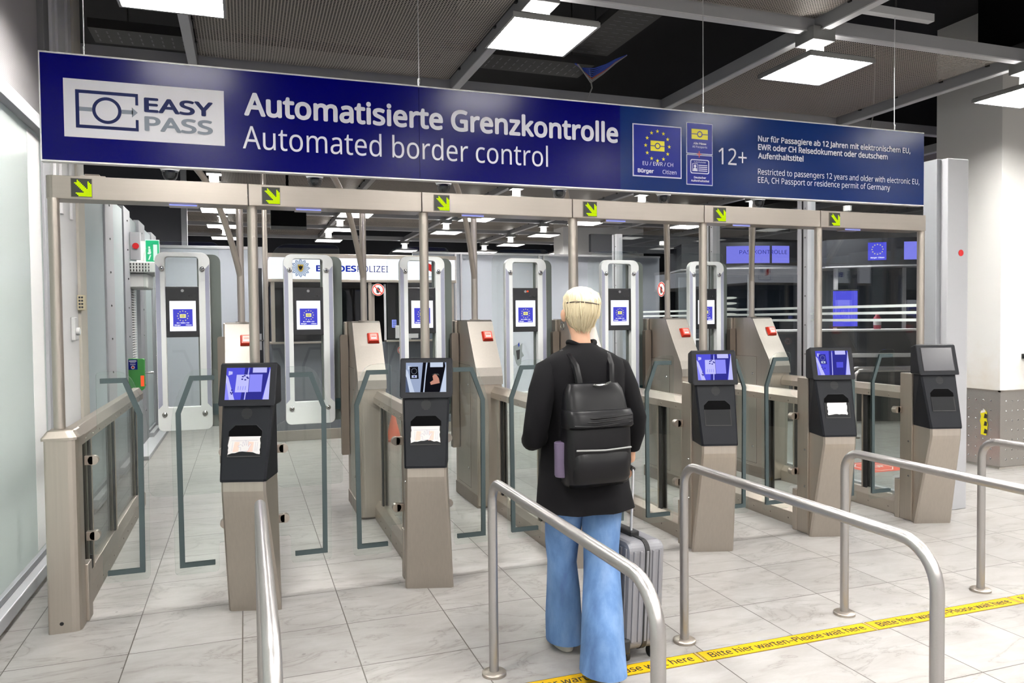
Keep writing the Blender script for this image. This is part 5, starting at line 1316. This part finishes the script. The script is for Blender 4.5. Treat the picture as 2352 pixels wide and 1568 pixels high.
# ================================================================== PASSPORT BOOTHS BEYOND THE RIGHT PARTITION
def pass_booth(label, loc, rz, w, sign, txt, emblem=None, zs=2.50, h=.29):
    t = thing('passport_booth', label, 'booth', loc, rz); hw = w/2
    prof = lambda r, k: [(-hw-.15+(w+.3)*q/16, -r*math.sin(PI*q/16)) for q in range(17)]
    out = [(x, y) for x, y in prof(.30, 0)]; poly = out+[(hw+.15, 1.0), (-hw-.15, 1.0)]
    MB().prism([poly], 'navy_black', ('x', 'y'), zs-.08, zs+h+.07).build('bulkhead', t)
    MB().prism([[(x*1.02, y-.02) for x, y in out]+[(hw+.17, 1.0), (-hw-.17, 1.0)]], 'alu', ('x', 'y'), zs-.105, zs-.08).build('lower_edge', t)
    MB().bx(-hw, hw, 0, .9, .0, 1.16, 'counter_black', .006).bx(-hw-.02, hw+.02, -.02, .30, 1.16, 1.19, 'white_paint', .004).build('counter', t)
    MB().bx(-hw, -hw+.06, .05, .1, 1.19, 2.4, 'alu').bx(hw-.06, hw, .05, .1, 1.19, 2.4, 'alu').bx(-.03, .03, .05, .1, 1.19, 2.4, 'alu').bx(-hw, hw, 0.86, .92, 1.19, 2.4, 'booth_rear').build('frame', t)
    MB().bx(-hw+.06, hw-.06, .06, .075, 1.19, 2.39, 'glass_booth').build('window_pane', t)
    # curved lit sign
    def cyl(b, x0, x1, z0, z1, m, d):
        k = 12; i0 = b.mi(m)
        yy = lambda x: -.30*math.sin(PI*(x+hw+.15)/(w+.3))-d
        vs = [[b.bm.verts.new((x0+(x1-x0)*q/k, yy(x0+(x1-x0)*q/k), z)) for q in range(k+1)] for z in (z0, z1)]
        for q in range(k): f = b.bm.faces.new([vs[0][q], vs[0][q+1], vs[1][q+1], vs[1][q]]); f.material_index = i0
        return yy
    for n_, (x0, x1) in enumerate(sign):
        b = MB(); yy = cyl(b, x0, x1, zs, zs+h, 'booth_blue2', .006); sg = b.build('lit_sign', t, 'lit violet blue sign', recalc=False)
        if n_ == 0:
            b = MB(); text(b, 'PASSKONTROLLE', 'icon_blue', (0, 0, 0), U, Vz, txt[0], txt[1], zs+.17, .07)
            for q in b.bm.verts: q.co.y = yy(q.co.x)-.004
            b.build('lettering', sg, recalc=False)
    if emblem:
        b = MB(); yy = cyl(b, emblem-.135, emblem+.135, zs, zs+h, 'booth_blue', .006); sg = b.build('lit_sign', t, 'lit blue sign with a ring of yellow stars', recalc=False); b = MB()
        for k in range(12): a = PI*k/6; decal(b, star(emblem+.08*math.cos(a), zs+.175+.08*math.sin(a), .014), 'screen_yellow', 0)
        text(b, 'Bürger  Citizen', 'screen_white', (0, 0, 0), U, Vz, emblem-.10, emblem+.10, zs+.03, .022, .02)
        for q in b.bm.verts: q.co.y = yy(q.co.x)-.010
        b.build('star_ring', sg, recalc=False)
    return t
pass_booth('passport booth with curved dark bulkhead and lit violet sign behind the fifth and sixth gates', (10.02, 7.66, 0), -.33, 2.3, [(-.52, .275), (.32, .67)], (-.29, .62), None, 2.59, .32)
pass_booth('passport booth with a lit star emblem sign at the far right behind the glass', (11.35, 5.3, 0), -.38, 2.3, [(-.17, .9)], (.05, .85), -.57)
struct(MB().bx(7.2, 14.5, 8.7, 8.8, 2.86, 3.2, 'navy_black').build('trim_60'))
t = thing('dark_counter', 'long black counter with a white top edge beyond the right glass partition', 'counter', (9.35, 4.75, 0), -.40)
MB().bx(-1.3, 2.4, 0, .5, 0, 1.36, 'counter_black', .006).build('front_panel', t); MB().bx(-1.32, 2.42, -.03, .53, 1.36, 1.39, 'white_paint', .004).build('top_edge', t); MB().bx(-.15, 1.2, -.06, 0, .97, 1.03, 'white_paint', .004).build('shelf', t)
t = thing('spray_bottle', 'small red and violet spray bottle standing on the long black counter', 'bottle', (10.05, 4.60, 1.391), 0)
MB().lathe([(0, 0), (.05, 0), (.055, .01), (.055, .17), (.03, .20), (.025, .25), (0, .255)], (0, 0, 0), 'bottle_red', 16).build('body', t); MB().lathe([(.0555, .06), (.0558, .06), (.0558, .13), (.0555, .13)], (0, 0, 0), 'paper', 16).build('label_band', t)
t = thing('service_screen', 'upright blue screen on a stand beyond the right glass partition', 'screen', (9.95, 5.15, 1.39), -.40)
MB().bx(-.20, .20, 0, .04, .02, .62, 'dark_grey', .006).build('case', t); b = MB(); decal(b, rect(-.19, .19, .04, .60), 'booth_blue', -.001); b.build('display', t, recalc=False); MB().bx(-.1, .1, -.04, .08, 0, .02, 'dark_grey').build('foot', t)
for k, (x, y, l) in enumerate(((8.45, 3.36, 'steel queue rail beyond the glass partition, nearer of the pair'), (8.75, 3.75, 'steel queue rail beyond the glass partition, farther of the pair'))):
    t = thing('queue_rail', l, 'handrail', (x, y, 0), -.25)
    MB().tube([(0, 0, .01), (0, 0, .80), (.02, 0, .85), (.06, 0, .878), (.12, 0, .88), (1.5, 0, .88), (1.56, 0, .86), (1.6, 0, .80), (1.6, 0, .01)], .021, 'steel_tube', 14).build('rail_tube', t)
    MB().lathe([(0, 0), (.06, 0), (.06, .014), (0, .014)], (0, 0, 0), 'steel', 20).lathe([(0, 0), (.06, 0), (.06, .014), (0, .014)], (1.6, 0, 0), 'steel', 20).build('floor_flange', t)
t = thing('stop_floor_sticker', 'red floor sticker with white STOP outline beyond the right glass partition', 'floor sticker', (7.30, 1.78, 0), -.02)
MB().bx(-.36, .36, -.24, .24, .0002, .0014, 'stop_red').build('sheet', t)
b = MB(); oc = [(.20*math.cos(PI/8+PI*k/4), .20*math.sin(PI/8+PI*k/4)) for k in range(8)]
oc = [(x-.10, y) for x, y in oc]; oi = [(-.10+(x+.10)*.94, y*.94) for x, y in oc]
b.prism([oc, oi[::-1]], 'white_paint', ('x', 'y'), .0016, .0018); text(b, 'STOP', 'white_paint', (0, 0, .0018), (1, 0, 0), (0, 1, 0), -.23, .03, -.05, .10, .02); b.build('lettering', t, recalc=False)
# frosted ladder pattern strips on the partition glass
t = thing('frosted_film', 'frosted oval dash pattern on the glass partition between the fifth and sixth poles', 'window film', (6.287, 3.05, 0))
b = MB()
for k in range(20):
    z = .62+k*.063
    if .0 < z: b.face([(-.001, .17*math.cos(a), z+.015*math.sin(a)) for a in [2*PI*q/14 for q in range(14)]], 'film_white')
b.build('pattern', t, recalc=False)
